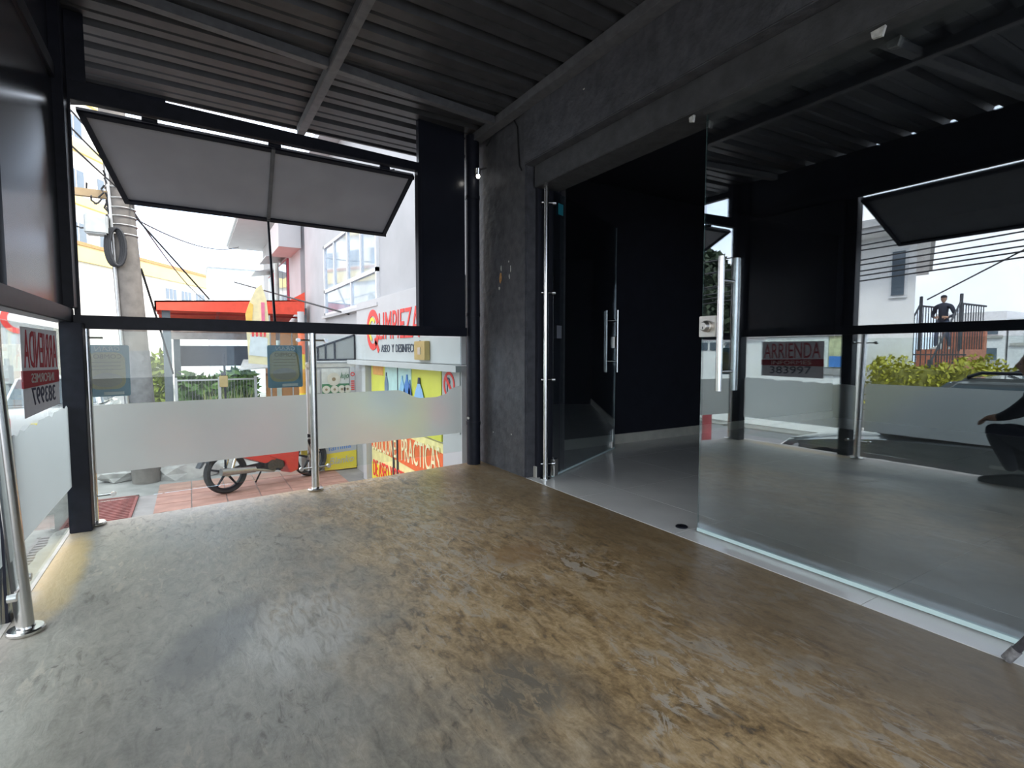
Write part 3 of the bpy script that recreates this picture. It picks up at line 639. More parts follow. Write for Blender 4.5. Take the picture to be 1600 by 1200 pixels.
# ================================================================== neighbouring shop (continues the facade line)
nb = thing('shop_building', 'white neighbouring cleaning supplies shop with upper window and sign', 'building', (4, 9, GZ))
MB().box((2.30, 4.45, GZ), (6.5, 12.9, 4.6)).build('wall', M_WHITE2, nb)
MB().box((1.95, 4.40, 4.6), (6.6, 13.0, 4.75)).build('roof_slab', M_WHITE2, nb)
MB().box((2.10, 4.45, 0.80), (2.30, 8.45, 0.86)).build('canopy_ledge', M_WHITE, nb)
# upper window
wy0, wy1, wz0, wz1 = 7.35, 10.75, 1.68, 3.02
wf = MB()
for (a, b) in (((wy0, wz0), (wy1, wz0 + 0.05)), ((wy0, wz1 - 0.05), (wy1, wz1)), ((wy0, wz0), (wy0 + 0.06, wz1)), ((wy1 - 0.06, wz0), (wy1, wz1)), ((wy0, 2.12), (wy1, 2.18))):
    wf.box((2.255, a[0], a[1]), (2.31, b[0], b[1]))
for y in (8.15, 8.95, 9.9): wf.box((2.26, y, 2.15), (2.31, y + 0.05, wz1))
for y in (8.75,): wf.box((2.26, y, wz0), (2.31, y + 0.05, 2.15))
wfo = wf.build('window_frame', M_ALU, nb); wfo['kind'] = 'stuff'
ed = [wy0 + 0.06, 8.15, 8.95, 9.9, wy1 - 0.06]
for a, b in zip(ed, ed[1:]): MB().box((2.285, a + 0.04, 2.18), (2.295, b, wz1 - 0.05)).build('window_pane', M_WINBLUE, nb)
MB().box((2.285, wy0 + 0.06, wz0 + 0.05), (2.295, 8.75, 2.12)).build('window_pane', M_WINBLUE, nb)
MB().box((2.285, 8.80, wz0 + 0.05), (2.295, wy1 - 0.06, 2.12)).build('window_pane', M_WINBLUE, nb)
MB().box((2.22, wy0 - 0.1, wz0 - 0.05), (2.31, wy1 + 0.1, wz0)).build('window_sill', M_WHITE, nb)
# fascia sign
fs = thing('fascia_sign', 'white cleaning shop fascia sign with red logo lettering', 'sign', (2.25, 6.6, 0.8))
MB().box((2.235, 4.62, 0.865), (2.298, 8.35, 1.74)).build('panel', M_WHITE, fs, bevel=0.006)
r, u = Vector((0, -1, 0)), Z3
sx = 2.231
text('lettering', 'LIMPIEZA', (sx, 7.20, 1.16), r, u, 1.52, 0.36, M_REDINK, fs, 0.004, 0.05)
text('lettering', 'ASEO', (sx, 7.10, 0.985), r, u, 0.36, 0.10, M_DARKINK, fs, 0.004)
text('lettering', 'Y', (sx, 6.66, 0.985), r, u, 0.09, 0.10, M_DARKINK, fs, 0.004)
text('lettering', 'DESINFECCION', (sx, 6.50, 0.985), r, u, 0.95, 0.10, M_DARKINK, fs, 0.004)
MB().slab((sx, 5.70, 1.095), r, u, [(0, 0), (0.02, 0), (0.05, 0.025), (0.025, 0.025)], 0.004).build('accent', M_DARKINK, fs)
def ring(o, r, u, R0, R1, a0, a1, mat, name, parent, n=28, t=0.004, sx_=1.0):
    mb = MB(); pts = []
    for k in range(n + 1):
        a = R(a0 + (a1 - a0) * k / n); pts.append((math.cos(a) * sx_, math.sin(a)))
    o = Vector(o); r = Vector(r); u = Vector(u); nn = r.cross(u).normalized() * t
    ins = [o + r * p[0] * R0 + u * p[1] * R0 for p in pts]; outs = [o + r * p[0] * R1 + u * p[1] * R1 for p in pts]
    m = len(pts); vs = ins + outs + [v + nn for v in ins] + [v + nn for v in outs]
    fc = []
    for k in range(m - 1): fc += [(k, k+1, m+k+1, m+k), (2*m+k, 3*m+k, 3*m+k+1, 2*m+k+1), (m+k, m+k+1, 3*m+k+1, 3*m+k), (k, 2*m+k, 2*m+k+1, k+1)]
    return mb.add(vs, fc).build(name, mat, parent)
ring((sx, 7.48, 1.30), r, u, 0.20, 0.29, 20, 340, M_REDINK, 'logo_swirl', fs)
ring((sx, 7.50, 1.31), r, u, 0.12, 0.17, 40, 260, M_YELLOW, 'logo_swirl', fs)
MB().slab((sx, 7.42, 1.16), Vector((0, -1, 0)), Z3, [(0, 0), (0.06, 0.03), (0.24, -0.14), (0.18, -0.19)], 0.004).build('logo_tail', M_REDINK, fs)
# brass coloured box beside the sign
bx = thing('junction_box', 'brass coloured junction box at the end of the fascia sign', 'box', (2.2, 5.5, 0.9))
MB().box((2.17, 5.38, 0.90), (2.232, 5.70, 1.11)).build('body', M_BRASS, bx, bevel=0.005)
MB().box((2.163, 5.50, 0.96), (2.172, 5.58, 1.04)).build('knob', M_SATIN, bx, bevel=0.003)
# shop window display
sd = thing('window_display', 'shop window display of cleaning bottles on yellow and aqua print', 'display', (2.27, 6.4, GZ))
MB().box((2.27, 5.18, 0.02), (2.298, 7.72, 0.80)).build('printed_panel', M_LIME, sd)
MB().box((2.262, 6.05, 0.03), (2.271, 7.05, 0.79)).build('aqua_panel', M_AQUA, sd)
MB().box((2.262, 7.15, 0.66), (2.271, 7.62, 0.79)).build('orange_panel', pm('soft_orange_print', (0.85, 0.42, 0.12), 0.5), sd)
MB().box((2.255, 6.52, 0.0), (2.272, 6.535, 0.80)).build('glass_joint', M_DARKINK, sd)
def bottle_print(y, z, w, h, mat, capm):
    z += 0.09
    poly = [(-w/2, 0), (w/2, 0), (w/2, h*0.55), (w*0.3, h*0.74), (w*0.14, h*0.84), (w*0.14, h*0.86), (-w*0.14, h*0.86), (-w*0.14, h*0.84), (-w*0.3, h*0.74), (-w/2, h*0.55)]
    o = MB().slab((2.258, y, z), Vector((0, -1, 0)), Z3, poly, 0.006).build('bottle_picture', mat, sd)
    MB().slab((2.258, y, z), Vector((0, -1, 0)), Z3, [(-w*0.13, h*0.86), (w*0.13, h*0.86), (w*0.08, h), (-w*0.08, h)], 0.006).build('cap_picture', capm, o)
bottle_print(6.98, 0.30, 0.14, 0.32, pm('slate_blue_print', (0.16, 0.24, 0.36), 0.5), M_DARKINK)
bottle_print(6.35, 0.20, 0.20, 0.40, M_SKYBLUE, M_SKYBLUE); bottle_print(6.18, 0.20, 0.22, 0.42, M_BLUE, M_BLUE)
bottle_print(6.08, 0.22, 0.10, 0.34, pm('deep_blue_print', (0.05, 0.12, 0.4), 0.5), M_BLUE); bottle_print(5.78, 0.08, 0.30, 0.52, pm('azure_print', (0.30, 0.52, 0.85), 0.5), M_DARKINK)
MB().box((2.258, 6.0, 0.06), (2.271, 6.9, 0.16)).build('green_base', pm('pale_green_print', (0.55, 0.72, 0.30), 0.5), sd)
# promotional panel below
pr = thing('promo_panel', 'red and yellow promotional panel low on the shop front', 'sign', (2.27, 6.3, GZ))
MB().box((2.27, 5.10, GZ), (2.298, 7.75, 0.0)).build('panel', pm('pale_yellow_print', (0.88, 0.78, 0.35), 0.5), pr)
MB().slab((2.268, 7.75, -0.52), Vector((0, -1, 0)), Z3, [(0, 0.10), (2.62, 0.06), (2.62, 0.42), (1.2, 0.46), (0, 0.36)], 0.004).build('red_band', M_ORANGE, pr)
MB().slab((2.268, 7.75, GZ), Vector((0, -1, 0)), Z3, [(0, 0.0), (1.5, 0.0), (2.62, 0.10), (2.62, 0.30), (0, 0.30)], 0.003).build('yellow_band', M_YELLOW, pr)
Sd = Vector((0, -1, 0.06))
text('lettering', 'SOLUCIONES', (2.262, 7.68, -0.46), (0, -1, 0.05), Z3, 1.12, 0.24, M_CREAMINK, pr, 0.006)
text('lettering', 'PRACTICAS', (2.262, 6.42, -0.40), (0, -1, 0.05), Z3, 1.22, 0.30, M_CREAMINK, pr, 0.006)
text('lettering', 'DE ASEO Y DESINFECCION', (2.262, 7.66, -0.84), (0, -1, 0.05), Z3, 2.2, 0.24, M_REDINK, pr, 0.006)
for y in (6.72, 6.56): MB().box((2.25, y, GZ), (2.272, y + 0.03, -0.02)).build('glass_joint', M_DKGREY, pr)
MB().box((2.245, 4.62, GZ), (2.298, 5.08, 0.80)).build('white_pier', M_WHITE, nb)
MB().box((2.20, 7.80, GZ), (2.298, 7.98, 0.80)).build('white_pier', M_WHITE, nb)
# no parking sign
np_ = thing('no_parking_sign', 'round red no parking sign with a black letter on white', 'sign', (2.24, 4.87, 0.4))
MB().box((2.232, 4.64, 0.18), (2.244, 5.06, 0.79)).build('plate', M_WHITE, np_)
ring((2.229, 4.88, 0.655), r, u, 0.105, 0.135, 0, 360, M_REDINK, 'red_ring', np_, t=0.003)
MB().slab((2.2285, 4.88, 0.655), Vector((0, -1, 0)), Z3, [(-0.09, 0.06), (-0.06, 0.09), (0.09, -0.06), (0.06, -0.09)], 0.003).build('slash', M_REDINK, np_)
text('lettering', 'R', (2.230, 4.935, 0.58), r, u, 0.11, 0.15, M_DARKINK, np_, 0.003)
MB().box((2.228, 4.70, 0.24), (2.2325, 5.04, 0.47)).build('red_block', pm('faded_red_print', (0.75, 0.25, 0.25), 0.5), np_)
# return wall with posters, under a lean-to canopy
rw = thing('return_wall', 'low white return wall carrying posters beside the shop front', 'wall', (1.95, 8.8, GZ))
MB().box((1.55, 8.76, GZ), (2.30, 8.90, 0.82)).build('wall', M_WHITE2, rw)
MB().box((1.52, 8.735, 0.74), (2.30, 8.92, 0.80)).build('ledge', pm('beige_ledge', (0.55, 0.53, 0.48), 0.7), rw)
MB().box((1.56, 8.74, 0.33), (1.74, 8.762, 0.70)).build('white_plate', M_WHITE, rw)
MB().box((1.60, 8.736, 0.42), (1.65, 8.742, 0.58)).build('red_print', pm('faded_red_print', (0.75, 0.25, 0.25), 0.5), rw)
po = thing('roll_poster', 'green and beige paper roll poster on the low return wall', 'poster', (2.05, 8.75, 0.3))
MB().box((1.77, 8.742, 0.28), (2.20, 8.758, 0.72)).build('paper', pm('pale_grey_print', (0.60, 0.60, 0.56), 0.5), po)
MB().box((1.772, 8.738, 0.30), (2.198, 8.744, 0.47)).build('green_band', M_GREEN, po)
def disc(x, z, rad, name, mat, par, y0, y1): 
    return MB().tube((x, y0, z), (x, y1, z), rad, n=24).build(name, mat, par, smooth=True)
q = disc(1.955, 0.545, 0.105, 'roll_picture', M_BEIGE, po, 8.730, 8.738); disc(1.955, 0.545, 0.03, 'core_picture', pm('brown_print', (0.3, 0.22, 0.13), 0.6), q, 8.727, 8.730)
for x in (1.835, 1.965, 2.08, 2.17):
    q = disc(x, 0.38, 0.062, 'roll_picture', M_BEIGE, po, 8.728, 8.737); disc(x, 0.38, 0.02, 'core_picture', MATS['brown_print'], q, 8.725, 8.728)
text('lettering', 'lujo', (2.055, 8.737, 0.53), X3, Z3, 0.13, 0.12, M_GREEN, po, 0.004, 0.2)
vs_ = thing('strip_sign', 'narrow white strip sign with red print beside the roll poster', 'sign', (2.26, 8.75, 0.3))
MB().box((2.215, 8.735, 0.30), (2.295, 8.757, 0.74)).build('plate', M_WHITE, vs_)
ring((2.255, 8.731, 0.62), X3, Z3, 0.02, 0.034, 0, 360, M_REDINK, 'red_ring', vs_, t=0.003)
for k in range(5): MB().box((2.228, 8.729, 0.36 + k * 0.034), (2.283, 8.734, 0.38 + k * 0.034)).build('red_bar', M_REDINK, vs_)
fm = thing('yellow_sign', 'yellow paper products sign standing low against the return wall', 'sign', (2.07, 8.7, GZ))
MB().box((1.78, 8.70, GZ + 0.02), (2.29, 8.74, -0.50)).build('board', M_YELLOW, fm, bevel=0.004)
MB().slab((1.78, 8.698, -0.66), X3, Z3, [(0.0, 0), (0.51, 0.03), (0.51, 0.16), (0, 0.16)], 0.002).build('white_band', M_WHITE, fm)
text('lettering', 'familia', (1.84, 8.696, -0.615), Vector((1, 0, 0.08)), Z3, 0.36, 0.10, M_BLUE, fm, 0.004)
text('lettering', 'Blanko', (1.85, 8.697, -0.84), Vector((1, 0, 0.06)), Z3, 0.38, 0.11, M_WHITE, fm, 0.004, 0.25)
ac = thing('lean_to_canopy', 'black framed grey lean-to canopy above the return wall', 'canopy', (1.95, 8.7, 0.8))
a, b, c, d = (1.60, 0.86), (2.29, 0.86), (2.29, 1.26), (1.60, 1.02)
MB().prism([a, b, c, d], 'y', 8.70, 8.715).build('sheet', M_AWN, ac)
def strut(p, q): 
    return MB().tube((p[0], 8.69, p[1]), (q[0], 8.69, q[1]), 0.016, n=8).build('frame_bar', M_STEEL_BLK, ac)
strut(a, b); strut(b, c); strut(c, d); strut(d, a)
for x in (1.71, 1.83, 1.97): strut((x, 0.86), (x, 1.02 + (x - 1.60) * 0.348))
yp = thing('striped_pole', 'orange and white striped pole behind the middle railing post', 'pole', (1.47, 8.6, GZ))
for k, (z0, z1, mt) in enumerate(((GZ, -0.62, M_WHITE), (-0.62, 0.35, M_YELLOW), (0.35, 0.72, pm('amber_paint', (0.78, 0.36, 0.05), 0.5)), (0.72, 0.95, M_YELLOW), (0.95, 1.35, M_ORANGE), (1.35, 1.6, M_WHITE))):
    MB().tube((1.455, 8.6, z0), (1.455, 8.6, z1), 0.05, n=16).build('band', mt, yp, smooth=True)
ck = thing('barrier', 'orange barrier block on rubble behind the motorcycle', 'barrier', (-0.2, 10.2, GZ))
MB().hexa([(-0.55,10.1,GZ+0.16),(0.75,10.3,GZ+0.16),(0.75,10.7,GZ+0.16),(-0.55,10.5,GZ+0.16)], [(-0.5,10.15,GZ+0.55),(0.7,10.35,GZ+0.55),(0.7,10.6,GZ+0.55),(-0.5,10.4,GZ+0.55)]).build('body', M_ORANGE, ck, bevel=0.03)
MB().box((-0.6, 10.05, GZ), (0.8, 10.75, GZ + 0.16)).build('base', M_CONC, ck, bevel=0.03)
random.seed(11)
def rubble(x, y, s_, label):
    mb = MB(); bm = bmesh.new(); bmesh.ops.create_icosphere(bm, subdivisions=2, radius=1)
    vv = []
    for v in bm.verts:
        k = 1 + random.uniform(-0.22, 0.22); vv.append((x + v.co.x * s_[0] * k, y + v.co.y * s_[1] * k, GZ + max(-0.02, s_[2] * 0.55 + v.co.z * s_[2] * k)))
    ff = [tuple(q.index for q in f.verts) for f in bm.faces]; bm.free()
    o = mb.add(vv, ff).build('rubble_stone', M_CONC); tag(o, label, 'stone', 'broken concrete lumps by the pole')
rubble(-0.10, 9.55, (0.5, 0.28, 0.17), 'long broken concrete slab behind the rear motorcycle wheel')
rubble(-0.95, 9.75, (0.28, 0.22, 0.13), 'small broken concrete lump left of the utility pole foot')
rubble(0.60, 9.65, (0.5, 0.25, 0.16), 'broken concrete lump behind the motorcycle engine')
# ------------------------------------------------------------------ pavers and grates
pv = thing('paver_ramp', 'reddish clay paver patch under the motorcycle', 'paving', (0.6, 7.6, GZ), kind='structure')
y = 6.3
while y < 8.9:
    x = -0.45
    while x < 1.55:
        MB().box((x, y, GZ - 0.01), (x + 0.39, y + 0.39, GZ + 0.012)).build('paver', M_PAVER, pv, bevel=0.004); x += 0.40
    y += 0.40
def grate(x0, y0, x1, y1, mat, label, nb_=16):
    t = thing('drain_grate', label, 'grate', ((x0 + x1) / 2, (y0 + y1) / 2, GZ), 'sidewalk drain grates')
    MB().box((x0, y0, GZ - 0.002), (x1, y1, GZ + 0.003)).build('pit', M_DKGREY, t)
    for a, b in (((x0, y0), (x1, y0 + 0.04)), ((x0, y1 - 0.04), (x1, y1)), ((x0, y0), (x0 + 0.03, y1)), ((x1 - 0.03, y0), (x1, y1))):
        MB().box((a[0], a[1], GZ), (b[0], b[1], GZ + 0.02)).build('rim', mat, t)
    for k in range(nb_):
        y = y0 + 0.05 + (y1 - y0 - 0.1) * (k + 0.25) / nb_
        MB().box((x0 + 0.02, y, GZ + 0.002), (x1 - 0.02, y + (y1 - y0) / nb_ * 0.45, GZ + 0.016)).build('bar', mat, t)
grate(-1.28, 7.25, -0.66, 8.55, M_RUST, 'red oxide drain grate in the sidewalk past the corner post')
grate(-1.42, 5.6, -0.86, 7.1, pm('grey_steel', (0.22, 0.19, 0.19), 0.6, var=0.2), 'grey drain grate seen through the street side frosted glass')
# ------------------------------------------------------------------ utility pole and wires
up = thing('utility_pole', 'grey concrete utility pole with cable coil outside the end wall', 'pole', (-0.62, 9.45, GZ))
T0, T1 = Vector((-0.62, 9.45, GZ)), Vector((-1.02, 9.45, 8.5))
MB().tube(T0, T1, 0.185, 0.13, n=24).build('shaft', M_POLE, up, smooth=True)
def on(z): return T0.lerp(T1, (z - GZ) / (8.5 - GZ))
MB().tube(on(-0.2) , on(1.0), 0.187, 0.180, n=24).build('dark_paint_band', pm('dark_pole_paint', (0.13, 0.13, 0.135), 0.8, var=0.3), up, smooth=True)
for z in (2.65, 2.78, 2.9, 3.02, 3.15, 3.3):
    MB().lathe([(0.170, -0.012), (0.180, 0.0), (0.170, 0.012)], tuple(on(z)), n=24).build('steel_band', M_GALV, up, smooth=True)
p = on(2.45)
for k in range(4):
    mb = MB(); pts = []
    for i in range(21):
        a = 2 * math.pi * i / 20; pts.append((p.x - 0.12 + 0.02 * k + 0.09 * math.cos(a), p.y - 0.19 - 0.015 * k, p.z + 0.26 * math.sin(a)))
    mb.path(pts, 0.017).build('cable_coil', M_CABLE, up, smooth=True)
MB().box((p.x - 0.42, p.y - 0.30, p.z + 0.15), (p.x - 0.16, p.y - 0.05, p.z + 0.42)).build('splice_box', pm('pale_grey_box', (0.42, 0.44, 0.43), 0.5), up, bevel=0.02)
MB().box((p.x - 0.75, p.y - 0.12, p.z + 0.68), (p.x + 0.35, p.y - 0.04, p.z + 0.78)).build('cross_arm', pm('weathered_wood', (0.35, 0.25, 0.14), 0.8), up)
MB().path([on(0.2) + Vector((-0.13, -0.15, 0)), on(1.5) + Vector((-0.13, -0.14, 0)), on(2.3) + Vector((-0.12, -0.14, 0)), on(4) + Vector((-0.1, -0.12, 0))], 0.022).build('conduit', M_GALV, up, smooth=True)
def wire(a, b, sag, label, r_=0.011, n=16, grp='overhead wires', jit=0.0):
    a, b = Vector(a), Vector(b); pts = []
    for i in range(n + 1):
        t = i / n; q = a.lerp(b, t); q.z -= sag * 4 * t * (1 - t)
        if 0 < i < n and jit: q += Vector((random.uniform(-jit, jit), random.uniform(-jit, jit), random.uniform(-jit, jit)))
        pts.append(q)
    o = MB().path(pts, r_, 5).build('overhead_wire', M_CABLE, None, smooth=True); tag(o, label, 'wire', grp); return o
h = on(3.3)
for k, (e_, lb) in enumerate((((-3.2, -8, 4.2), 'lowest'), ((-3.4, -8, 4.6), 'second'), ((-3.6, -8, 5.0), 'third'))):
    wire(h + Vector((0, 0, 0.2 * k)), e_, 0.35, 'black overhead wire running from the concrete pole back along the street, %s of three' % lb)
wire(on(3.1), (2.28, 6.6, 3.3), 0.10, 'service wire from the concrete pole to the shop window wall')
wire(on(3.0), (1.4, 19, 4.3), 0.25, 'thin service wire from the concrete pole to the house eave')
wire(on(2.95) + Vector((0.15, 0, 0)), (0.30, 10.6, 1.9), 0.0, 'steel guy wire slanting from the concrete pole to the red canopy', 0.013)
wire(on(3.0) + Vector((0.15, 0, 0)), (0.9, 26, 3.0), 0.3, 'thin wire from the concrete pole towards the far buildings')
wire(on(2.2) + Vector((0.17, 0, 0)), (-0.28, 11.0, 0.6), -0.03, 'paired grounding wire sliding down beside the concrete pole', 0.016)
wire((2.28, 9.0, 1.62), (1.0, 15.2, 2.75), 0.0, 'grey awning stay rod rising from the shop wall to the house', 0.016)
random.seed(5)
for k in range(7):
    a = on(3.5 - 0.1 * k)
    wire(a + Vector((-0.15, -0.15, 0)), a + Vector((random.uniform(-0.8, 0.5), random.uniform(-0.3, 0.3), random.uniform(-0.35, 0.35))), random.uniform(0.1, 0.3), '%s loose looped cable at the crowded head of the concrete pole' % ('highest', 'second highest', 'third highest', 'middle', 'third lowest', 'second lowest', 'lowest')[k], 0.012, 12, 'loose cables on the pole head', 0.03)
# street wires seen in the door reflection (far side)
for k, (z0, z1) in enumerate(((3.46, 3.47), (3.23, 3.30), (3.13, 3.14), (2.92, 3.04), (2.82, 2.90), (2.69, 2.79), (2.59, 2.70), (2.48, 2.60))):
    zz = lambda y: z0 + (z1 - z0) * (5.85 - y) / 2.62
    wire((-7.5, 14, zz(14)), (-7.5, -10, zz(-10)), 0.0, '%s street wire from the top above the far golden hedge' % ('first', 'second', 'third', 'fourth', 'fifth', 'sixth', 'seventh', 'lowest')[k], 0.016, 6, 'street wires across the road')
wire((-7.6, 4.6, 2.0), (-7.2, -3.0, 6.0), 0.0, 'black wire slanting steeply over the far brick steps', 0.014, 6, 'street wires across the road')
# ------------------------------------------------------------------ red gazebo terrace of the next restaurant
gz = thing('red_gazebo', 'red canvas gazebo with dark posts beyond the utility pole', 'gazebo', (0.8, 13.5, GZ))
x0, x1, y0, y1 = -0.58, 2.18, 12.4, 15.2
MB().hexa([(x0,y0,1.80),(x1,y0,1.80),(x1,y0+0.03,1.80),(x0,y0+0.03,1.80)], [(x0,y0,1.98),(x1,y0,2.12),(x1,y0+0.03,2.12),(x0,y0+0.03,1.98)]).build('valance', M_REDCLOTH, gz)
MB().hexa([(x0,y0,1.95),(x1,y0,2.10),(x1,y1,1.66),(x0,y1,1.60)], [(x0,y0,1.98),(x1,y0,2.12),(x1,y1,1.69),(x0,y1,1.63)]).build('roof_canvas', M_REDCLOTH, gz)
MB().hexa([(x0,y0,1.80),(x0+0.03,y0,1.80),(x0+0.03,y1,1.80),(x0,y1,1.80)], [(x0,y0,1.98),(x0+0.03,y0,1.98),(x0+0.03,y1,1.98),(x0,y1,1.98)]).build('valance', M_REDCLOTH, gz)
MB().prism([(1.86, 2.10), (2.19, 2.10), (2.19, 2.30)], 'y', y0 - 0.01, y0 + 0.02).build('corner_flap', M_REDCLOTH, gz)
for yy in (13.2, 14.2): MB().box((x0, yy, 1.86 - (yy - 12.4) * 0.12), (x1, yy + 0.05, 1.90 - (yy - 12.4) * 0.12)).build('roof_bar', pm('red_steel', (0.45, 0.05, 0.04), 0.5), gz)
MB().hexa([(0.5,y0+0.05,1.88),(0.56,y0+0.05,1.88),(0.56,y1,1.55),(0.5,y1,1.55)], [(0.5,y0+0.05,1.93),(0.56,y0+0.05,1.93),(0.56,y1,1.60),(0.5,y1,1.60)]).build('roof_bar', MATS['red_steel'], gz)
for (x, y) in ((-0.47, 12.5), (-0.36, 15.1), (2.1, 12.5)):
    MB().box((x, y, GZ), (x + 0.14, y + 0.12, 1.95 if y < 14 else 1.6)).build('post', pm('slate_post_paint', (0.12, 0.14, 0.15), 0.5), gz)
MB().box((-0.3, 15.3, 0.62), (1.35, 15.34, 1.13)).build('dark_screen', pm('charcoal_screen', (0.06, 0.06, 0.07), 0.7), gz)
MB().box((-0.4, 15.0, 1.28), (2.0, 15.05, 1.48)).build('shade_roll', pm('beige_cloth', (0.55, 0.52, 0.47), 0.8), gz)
lf = thing('fence', 'low mesh fence with white posts under the gazebo', 'fence', (0.6, 12.3, GZ))
for x in (-0.30, 0.45, 1.12): MB().box((x, 12.28, GZ), (x + 0.05, 12.33, 0.47)).build('post', M_WHITE, lf)
MB().box((-0.27, 12.29, 0.40), (1.15, 12.31, 0.43)).build('rail', M_WHITE, lf)
MB().box((-0.27, 12.30, -0.6), (1.15, 12.305, -0.57)).build('rail', M_WHITE, lf)
for k in range(24): MB().tube((-0.24 + k * 0.058, 12.30, -0.6), (-0.24 + k * 0.058, 12.30, 0.41), 0.003, n=5).build('wire_bar', M_GALV, lf)
def leaves(name, label, box, count, mat, size=0.07, cat='hedge'):
    mb = MB(); (x0, y0, z0), (x1, y1, z1) = box
    for k in range(count):
        c = Vector((random.uniform(x0, x1), random.uniform(y0, y1), z0 + (z1 - z0) * random.random() ** 0.8))
        c.z -= 0.12 * (z1 - z0) * (math.sin(c.x * 5) + math.sin(c.y * 4.1)) * 0.5
        d = Vector((random.gauss(0, 1), random.gauss(0, 1), random.gauss(0.4, 1))).normalized(); w = d.orthogonal().normalized()
        L_ = size * random.uniform(0.7, 1.4); mb.add([c - d * L_, c + w * L_ * 0.45, c + d * L_, c - w * L_ * 0.45], [(0, 1, 2, 3)])
    o = mb.build(name, mat); tag(o, label, cat, kind='stuff'); return o
leaves('hedge', 'dark green hedge behind the low fence under the gazebo', ((-0.25, 12.7, GZ), (1.25, 14.6, 0.45)), 2600, M_LEAF, 0.10)
leaves('shrub', 'yellow green shrub left of the gazebo post', ((-1.0, 13.2, GZ), (-0.5, 14.6, 0.85)), 900, pm('lime_leaf', (0.30, 0.36, 0.05), 0.6, var=0.4), 0.09, 'shrub')
# spiky plants in the hedge
sp = thing('spiky_plant', 'spiky yellow green plants behind the low fence', 'plant', (0.6, 12.55, GZ), kind='stuff')
mb = MB()
for k in range(60):
    bx_, a_ = random.uniform(0.2, 1.0), random.uniform(-0.5, 0.5); h_ = random.uniform(0.25, 0.55)
    c = Vector((bx_, 12.55 + random.uniform(-0.1, 0.1), -0.35)); t_ = c + Vector((math.sin(a_) * h_, random.uniform(-0.1, 0.1), h_ + 0.15))
    mb.add([c - X3 * 0.015, c + X3 * 0.015, t_], [(0, 1, 2)])
mb.build('blade', pm('spiky_leaf', (0.38, 0.42, 0.14), 0.6, var=0.3), sp)['kind'] = 'stuff'
lt = thing('lantern_sign', 'small gold lantern on a black post under the gazebo', 'lantern', (0.52, 12.2, GZ))
MB().box((0.55, 12.15, GZ), (0.59, 12.19, 0.95)).build('post', M_STEEL_BLK, lt)
MB().box((0.47, 12.08, 0.27), (0.62, 12.20, 0.50)).build('lantern_body', M_BRASS, lt, bevel=0.01)
MB().box((0.50, 12.11, 0.50), (0.59, 12.17, 0.56)).build('lantern_cap', M_STEEL_BLK, lt)
fl_ = thing('feather_banner', 'tall yellow and white feather banner in front of the gazebo', 'banner', (1.1, 11.4, GZ))
bp = [(0.95, 0.76), (1.34, 0.72), (1.33, 1.60), (1.30, 2.0), (1.22, 2.30), (1.12, 2.22), (1.00, 1.95), (0.92, 1.72)]
MB().prism(bp, 'y', 11.40, 11.41).build('cloth', pm('cream_banner', (0.80, 0.70, 0.40), 0.7, var=0.1), fl_)
MB().prism([(0.96, 0.92), (1.28, 0.88), (1.30, 1.25), (1.0, 1.32)], 'y', 11.385, 11.40).build('pale_print', pm('pale_blue_print', (0.68, 0.72, 0.72), 0.6), fl_)
MB().prism([(0.93, 1.5), (1.02, 1.45), (1.06, 1.9), (1.0, 1.94), (0.92, 1.72)], 'y', 11.385, 11.40).build('amber_print', pm('amber_print', (0.85, 0.55, 0.12), 0.6), fl_)
for k in range(4): MB().box((1.02 + k * 0.07, 11.38, 1.28), (1.06 + k * 0.07, 11.40, 1.46 + 0.02 * k)).build('red_print', M_REDINK, fl_)
MB().box((1.20, 11.38, 1.55), (1.26, 11.40, 1.95)).build('red_print', pm('pink_print', (0.75, 0.2, 0.3), 0.6), fl_)
MB().tube((1.345, 11.42, GZ), (1.345, 11.42, 1.7), 0.015).build('pole', M_GALV, fl_, smooth=True)
wd = thing('wood_doors', 'orange wooden door panels behind the feather banner', 'door', (1.85, 12.9, GZ))
for x in (1.40, 1.72, 1.98): MB().box((x, 12.80, GZ), (x + 0.23, 12.86, 1.45)).build('door_panel', M_WOOD, wd, bevel=0.01)
MB().box((1.62, 12.78, GZ), (1.72, 12.84, 1.0)).build('pale_stile', pm('pale_green_paint', (0.55, 0.62, 0.55), 0.6), wd)
for z in (-0.2, 0.45, 1.0): MB().box((1.40, 12.775, z), (2.2, 12.80, z + 0.06)).build('cross_rail', pm('dark_wood', (0.25, 0.10, 0.04), 0.6), wd)
aw = MB().hexa([(0.80,11.6,0.62),(1.46,11.6,0.66),(1.46,12.6,0.80),(0.95,12.6,0.80)], [(0.80,11.6,0.64),(1.46,11.6,0.68),(1.46,12.6,0.82),(0.95,12.6,0.82)]).build('shade_panel', pm('grey_awning_cloth', (0.55, 0.54, 0.52), 0.8))
tag(aw, 'flat grey shade panel between the banner and the fence', 'shade')
